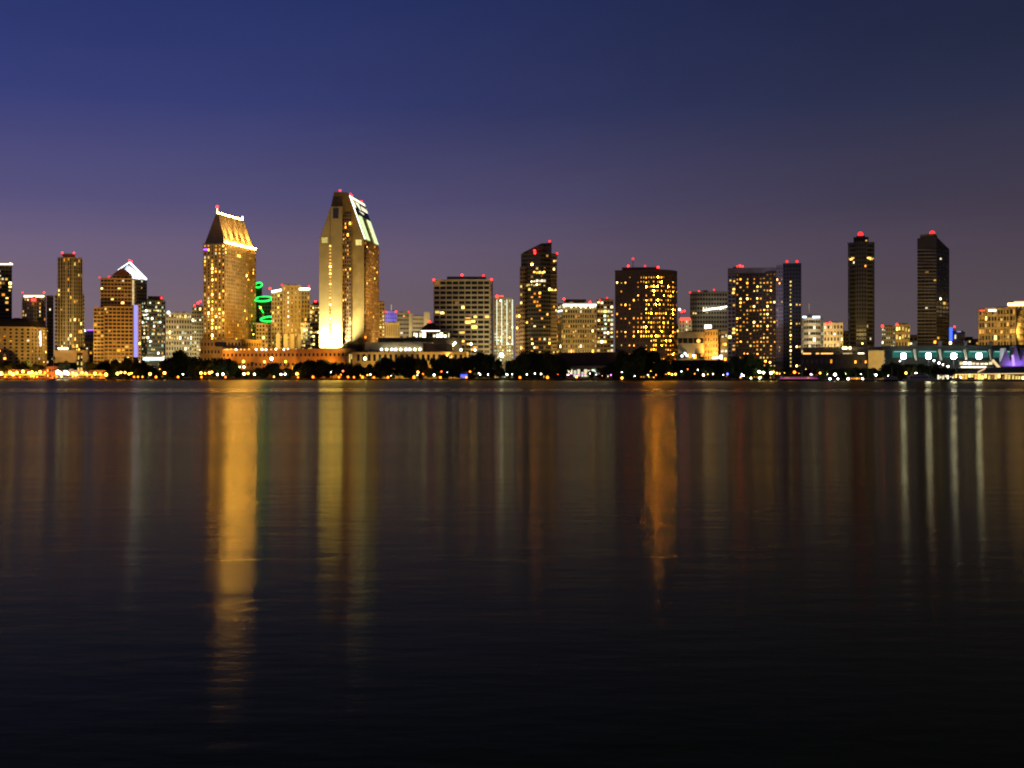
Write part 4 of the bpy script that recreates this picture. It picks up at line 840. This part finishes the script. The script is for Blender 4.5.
lamps = [(1, 373.5, 'y', 1.2), (10, 372.5, 'y', .9), (13, 374.2, 'y', 1.1), (17, 372.5, 'y', .8), (23, 371.5, 'y', .9), (29, 373, 'y', .9), (32, 372.3, 'y', .9), (36, 373.4, 'y', .8), (40, 372, 'y', .9), (45, 372.6, 'o', .8),
         (58, 372.2, 'w', 1.2), (60.5, 373.4, 'w', .8), (65.5, 372.4, 'c', 1.1), (68, 373.5, 'w', .8), (73, 373.3, 'y', .8), (76, 374.3, 'y', .9), (82, 372.6, 'y', .7), (86, 373.4, 'y', .7), (95, 373.5, 'y', .9), (100, 374, 'o', .7), (106, 374.5, 'y', 1.1),
         (5, 376.8, 'o', .5), (20, 376.8, 'o', .5), (37, 376.9, 'o', .5), (57, 376.8, 'o', .4), (92, 376.8, 'o', .45),
         (117.5, 373.6, 'y', 1.3), (121, 372.4, 'y', .9), (125, 372.6, 'y', .9), (129, 374, 'y', .9), (131.5, 373.2, 'y', .7), (134, 376.9, 'o', .7), (138, 376.9, 'o', .7), (142.5, 376.9, 'o', .7), (150, 374, 'y', 1.2), (160, 369, 'y', .6), (156, 377, 'o', .9), (164.5, 373, 'y', 1.2), (178, 377, 'o', .8),
         (183, 374.2, 'w', .5), (201, 373, 'y', 1.1), (205, 373.4, 'y', .8), (209.5, 372.8, 'y', 1.1), (212, 372, 'y', .7), (201.5, 377, 'o', .8), (217.5, 374.4, 'w', .8), (223, 374.2, 'w', .8), (225.5, 377, 'o', .7), (243.5, 361.5, 'y', 1.1), (239.5, 367.2, 'g', .7), (244, 367, 'w', .7), (244, 374, 'g', 1.0), (248, 373.4, 'y', .9), (254.5, 374.2, 'w', .7),
         (264.5, 361.8, 'y', 1.1), (271.5, 358.6, 'w', 1.5), (285.5, 361.6, 'y', 1.1), (274, 376.8, 'y', .7), (281, 374.5, 'w', .9), (285, 374.2, 'w', .8), (297, 373.8, 'y', 1.3), (298, 377.2, 'o', .8), (313, 377, 'o', 1.0), (343, 371, 'r', .7), (339, 377.2, 'o', .9), (341, 374.8, 'o', .6), (348, 377, 'o', .9), (354, 377.2, 'o', .8), (362.5, 377.2, 'o', 1.1), (365, 358.6, 'g', 1.4), (367.5, 375, 'y', .5), (374, 377.4, 'o', .8), (388, 377.3, 'o', 1.0), (370.5, 374.4, 'g', .5),
         (394, 367.6, 'y', .4), (414, 377.3, 'o', 1.2), (418, 372.2, 'y', 1.0), (423, 374, 'o', .6), (434, 375, 'c', .7), (440.5, 377.4, 'o', .9), (441.5, 371.5, 'o', .6), (466.5, 377.4, 'o', .9), (470, 371.6, 'o', .8), (480, 374.3, 'w', .5), (488, 374.5, 'w', .4), (501.5, 355, 'c', 2.0), (507, 374.6, 'w', .7), (520, 377.4, 'o', 1.0),
         (527, 374.4, 'w', .45), (535, 373.6, 'w', .5), (541, 374, 'w', .5), (547.5, 377.4, 'o', 1.2), (576.5, 377.5, 'y', .9), (622, 378, 'y', .9), (611, 375, 'm', .4), (648, 375, 'w', .4), (656, 375, 'o', .5), (669, 373.4, 'y', .7), (672, 374.5, 'y', .8), (675.5, 374.2, 'y', .8), (688, 369.2, 'o', .6), (698, 370, 'w', .4), (703.5, 375, 'w', .8), (713, 374, 'g', .4), (727.5, 374, 'b', .8), (741.5, 375.8, 'b', .7), (743.5, 375.6, 'w', .5),
         (751, 378, 'g', .6), (759.5, 378, 'g', .7), (759.5, 372, 'g', 1.1), (763.5, 372.6, 'g', 1.0), (771, 373, 'g', 1.1), (773.5, 372, 'y', .8), (777, 373.2, 'y', .7), (765.5, 361.2, 'y', .8), (770, 362.4, 'y', .8), (794.5, 372.2, 'o', 1.2), (811, 374.4, 'm', .8), (820, 373, 'y', .7), (806, 369.4, 'y', .5), (835, 374.6, 'w', 1.1), (830, 379.6, 'c', .8), (838, 379.8, 'w', .6), (848, 378.8, 'w', .8), (862.6, 378.8, 'w', .7), (876, 375, 'c', .7), (906, 373, 'y', .9), (916, 374, 'w', 1.2), (934, 360.6, 'w', .6), (939, 363, 'w', .7), (943, 364.6, 'w', .7), (948, 366.4, 'w', .7), (961, 377.6, 'w', .4), (900, 361, 'w', .5)]
lamps += lamps_small
PM = MB(); PM.bar((0, 0, 0), (0, 0, 1), .09, 6, .06); PM.bar((0, 0, 0), (0, 0, .12), .18, 6, .12)
pole = bpy.data.meshes.new('pole'); pole.from_pydata(PM.v, [], PM.f); pole.materials.append(STEEL)
GL = {}
for k, m in LM.items():
    mb = MB(); mb.ball((0, 0, 0), 1, 10, 8); g = bpy.data.meshes.new('lamp_globe'); g.from_pydata(mb.v, [], mb.f); g.materials.append(m); GL[k] = g
def lk(px, py, c, s): return ('large ' if s >= 1.1 else 'small ' if s <= .6 else '') + LN[c] + (' lamp low on the quay edge' if py > 376.3 else ' tall lamp above the trees' if py < 369.5 else ' street lamp')
ll = labels([(q[0], lk(*q)) for q in lamps], '')
for (px, py, c, s), lab in zip(lamps, ll):
    d = 3.0 if py > 376.3 else 44 if py < 369.5 else 11
    if py > 379 or (px > 820 and py > 378.5): d = 2.2
    p = XY(px, d); z = ZZ(py, p.y); z = max(z, GZ+.7)
    o = empty('street_lamp', (p.x, p.y, GZ)); tag(o, ' '.join(lab.split()), 'lamp', 'lamps along the waterfront')
    a = bpy.data.objects.new('pole', pole); C.objects.link(a); a.parent = o; a.scale = (1, 1, z-GZ)
    g = bpy.data.objects.new('lamp_globe', GL[c]); C.objects.link(g); g.parent = o; g.location = (0, 0, z-GZ); g.scale = (s*(1.25 if px < 110 else .9 if px < 260 else .74),)*3

# ================================================================== BOATS
def hull(mb, Ln, W, H):                          # pointed bow towards +x
    st = [(-.5, .82), (-.2, 1), (.15, .95), (.36, .6), (.5, .03)]
    rows = []
    for t, k in st:
        rows.append([(t*Ln, -W/2*k, H*(1+.25*max(0, t)*2)), (t*Ln, -W/2*k*.7, -.3), (t*Ln, W/2*k*.7, -.3), (t*Ln, W/2*k, H*(1+.25*max(0, t)*2))])
    for i in range(4):
        for j in range(3): mb.face([rows[i][j], rows[i+1][j], rows[i+1][j+1], rows[i][j+1]])
        mb.face([rows[i][3], rows[i+1][3], rows[i+1][0], rows[i][0]])
    mb.face(rows[0][::-1]); mb.face(rows[-1])
m_hull = wall('white_hull', (.55, .55, .55), .35, .05); m_hulld = wall('dark_hull', (.05, .05, .06), .4)
def boat(name, label, px, d, Ln, W, H, decks, hm, rot=0.0, mast=0, wm='win_warm', trim=None):
    p = XY(px, d); o = empty(name, (p.x, p.y, 0)); o.rotation_euler = (0, 0, rot); tag(o, label, 'boat')
    mb = MB(); hull(mb, Ln, W, H); mb.done('hull', hm, o)
    z = H
    for k, (x0, x1, h, lit) in enumerate(decks):
        mb = MB(); w = W*(.72-.1*k); mb.hull([(x0*Ln, -w/2, z+.01), (x1*Ln, -w/2, z+.01), (x1*Ln, w/2, z+.01), (x0*Ln, w/2, z+.01)], [(x0*Ln, -w/2, z+h), (x1*Ln-h*.6, -w/2*.9, z+h), (x1*Ln-h*.6, w/2*.9, z+h), (x0*Ln, w/2, z+h)]); mb.done('cabin', m_hull, o)
        n_ = max(2, int((x1-x0)*Ln/1.8))
        for i in range(n_):
            x = x0*Ln + (i+.5)*(x1-x0)*Ln*.9/n_; q = bpy.data.objects.new('window', pane_mesh((x1-x0)*Ln*.9/n_*.7, h*.45, wm if lit else 'glass')); C.objects.link(q); q.parent = o; q.location = (x, -w/2-.06, z+h*.58)
        mb = MB(); mb.prism([(x0*Ln-.4, -w/2-.3), (x1*Ln-h*.5, -w/2-.3), (x1*Ln-h*.5, w/2+.3), (x0*Ln-.4, w/2+.3)], z+h+.01, z+h+.16); mb.done('deck_roof', m_hull, o); z += h+.16
    if mast: mb = MB(); mb.bar((0, 0, z), (-.1, 0, z+mast), .14, 6, .06); mb.done('mast', m_hull, o)
    if trim: mb = MB(); mb.bar((-Ln*.47, -W*.43, H+.5), (Ln*.3, -W*.43, H+.5), .13, 4); mb.done('trim_light', trim, o)
    return o
boat('motor_yacht', 'white motor yacht moored under the convention hall floodlights', 920, -7, 22, 5.5, 1.5, [(-.35, .28, 1.9, False), (-.25, .12, 1.5, False)], m_hull, .15, 3)
boat('cabin_cruiser', 'dim cabin cruiser moored left of the white motor yacht', 892, -6, 15, 4.5, 1.3, [(-.3, .22, 1.7, False)], m_hulld, -.1, 6)
boat('tour_boat', 'long tour boat with magenta trim lights below the lavender-framed hotel', 802, -6, 34, 7, 1.2, [(-.42, .3, 1.8, True)], m_hulld, .03, 4, 'win_dim', e_mag)
boat('houseboat', 'small boat with glowing orange cabin below the stepped-cap tower', 856, -6, 12, 4.5, .7, [(-.36, .3, 1.9, True)], m_hulld, 0, 3, 'win_amber', None)
boat('sailboat', 'dark sailboat with bare mast right of the orange-cabined boat', 868, -7, 13, 4, .9, [(-.2, .2, .8, False)], m_hulld, .1, 14)
boat('small_buoy_boat', 'tiny dark workboat moored below the lit shop row', 578, -8, 7, 2.6, .8, [(-.3, .1, 1.2, False)], m_hulld, .05, 2)

# ================================================================== SKY, SUN, CAMERA
S = bpy.context.scene
W_ = bpy.data.worlds.new('World'); S.world = W_; W_.use_nodes = True; nt = W_.node_tree; nt.nodes.clear(); N = nt.nodes; L = nt.links
out = N.new('ShaderNodeOutputWorld'); bg = N.new('ShaderNodeBackground'); bg.inputs['Strength'].default_value = 1.0
tc = N.new('ShaderNodeTexCoord'); sx = N.new('ShaderNodeSeparateXYZ'); L.new(tc.outputs['Generated'], sx.inputs[0])
def ramp(stops):
    r = N.new('ShaderNodeValToRGB'); e = r.color_ramp.elements
    while len(e) < len(stops): e.new(.5)
    for k, (p, c) in enumerate(stops): e[k].position = p; e[k].color = (*[x/255/12.92 if x/255 <= .04045 else ((x/255+.055)/1.055)**2.4 for x in c], 1)
    mr = N.new('ShaderNodeMapRange'); mr.inputs['From Min'].default_value = -.1; mr.inputs['From Max'].default_value = .9; L.new(sx.outputs['Z'], mr.inputs['Value']); L.new(mr.outputs[0], r.inputs['Fac']); return r.outputs['Color']
# afterglow side (west of frame) and night side
A = ramp([(.0, (50, 44, 46)), (.10, (124, 105, 108)), (.155, (121, 104, 117)), (.2, (112, 98, 128)), (.235, (89, 84, 128)), (.31, (55, 62, 119)), (.395, (40, 53, 110)), (.43, (18, 23, 38)), (.50, (10, 11, 13)), (.8, (5, 6, 4))])
B = ramp([(.0, (42, 38, 38)), (.10, (89, 78, 80)), (.155, (82, 72, 78)), (.2, (76, 66, 79)), (.235, (64, 58, 75)), (.31, (42, 46, 70)), (.395, (30, 37, 63)), (.43, (16, 19, 28)), (.50, (9, 10, 10)), (.8, (4, 5, 3))])
mr = N.new('ShaderNodeMapRange'); mr.interpolation_type = 'SMOOTHSTEP'; mr.inputs['From Min'].default_value = -.5; mr.inputs['From Max'].default_value = .45; L.new(sx.outputs['X'], mr.inputs['Value'])
mx = N.new('ShaderNodeMix'); mx.data_type = 'RGBA'; L.new(mr.outputs[0], mx.inputs['Factor']); L.new(A, mx.inputs['A']); L.new(B, mx.inputs['B'])
sk = N.new('ShaderNodeTexSky'); sk.sky_type = 'NISHITA'; sk.sun_disc = False; sk.sun_elevation = math.radians(-4); sk.sun_rotation = math.radians(250)
sm = N.new('ShaderNodeMix'); sm.data_type = 'RGBA'; sm.blend_type = 'ADD'; sm.inputs['Factor'].default_value = .02; L.new(mx.outputs['Result'], sm.inputs['A']); L.new(sk.outputs[0], sm.inputs['B'])
hz = N.new('ShaderNodeTexNoise'); hz.inputs['Scale'].default_value = 3.5; hz.inputs['Detail'].default_value = 4; hm = N.new('ShaderNodeMapping'); hm.inputs['Scale'].default_value = (1, 1, 3)
L.new(tc.outputs['Generated'], hm.inputs['Vector']); L.new(hm.outputs[0], hz.inputs['Vector'])     # thin uneven haze
hr = N.new('ShaderNodeMapRange'); hr.inputs['From Min'].default_value = .3; hr.inputs['From Max'].default_value = .7; hr.inputs['To Min'].default_value = .93; hr.inputs['To Max'].default_value = 1.07; L.new(hz.outputs['Fac'], hr.inputs['Value']); L.new(hr.outputs[0], bg.inputs['Strength'])
L.new(sm.outputs['Result'], bg.inputs['Color']); L.new(bg.outputs[0], out.inputs[0])
sun = bpy.data.lights.new('sun', 'SUN'); sun.energy = .06; sun.angle = math.radians(20); sun.color = (1, .72, .62)
so = bpy.data.objects.new('sun', sun); C.objects.link(so); so.rotation_euler = (math.radians(82), 0, math.radians(-35))

cam = bpy.data.cameras.new('camera'); co = bpy.data.objects.new('camera', cam); C.objects.link(co)
co.location = (0, 0, CAMH); co.rotation_euler = (PI/2, 0, 0); cam.sensor_width = 36; cam.lens = F/1024*36; cam.shift_y = -(384-HZ)/1024
cam.clip_start = .5; cam.clip_end = 30000; S.camera = co
S.view_settings.view_transform = 'Standard'; S.view_settings.look = 'None'; S.view_settings.exposure = 0
S.render.engine = 'CYCLES'; S.cycles.use_denoising = True; S.cycles.max_bounces = 5; S.cycles.glossy_bounces = 3; S.cycles.diffuse_bounces = 2
S.cycles.pixel_filter_type = 'BLACKMAN_HARRIS'; S.cycles.filter_width = 2.0
S.cycles.sample_clamp_indirect = 6; S.cycles.use_light_tree = True
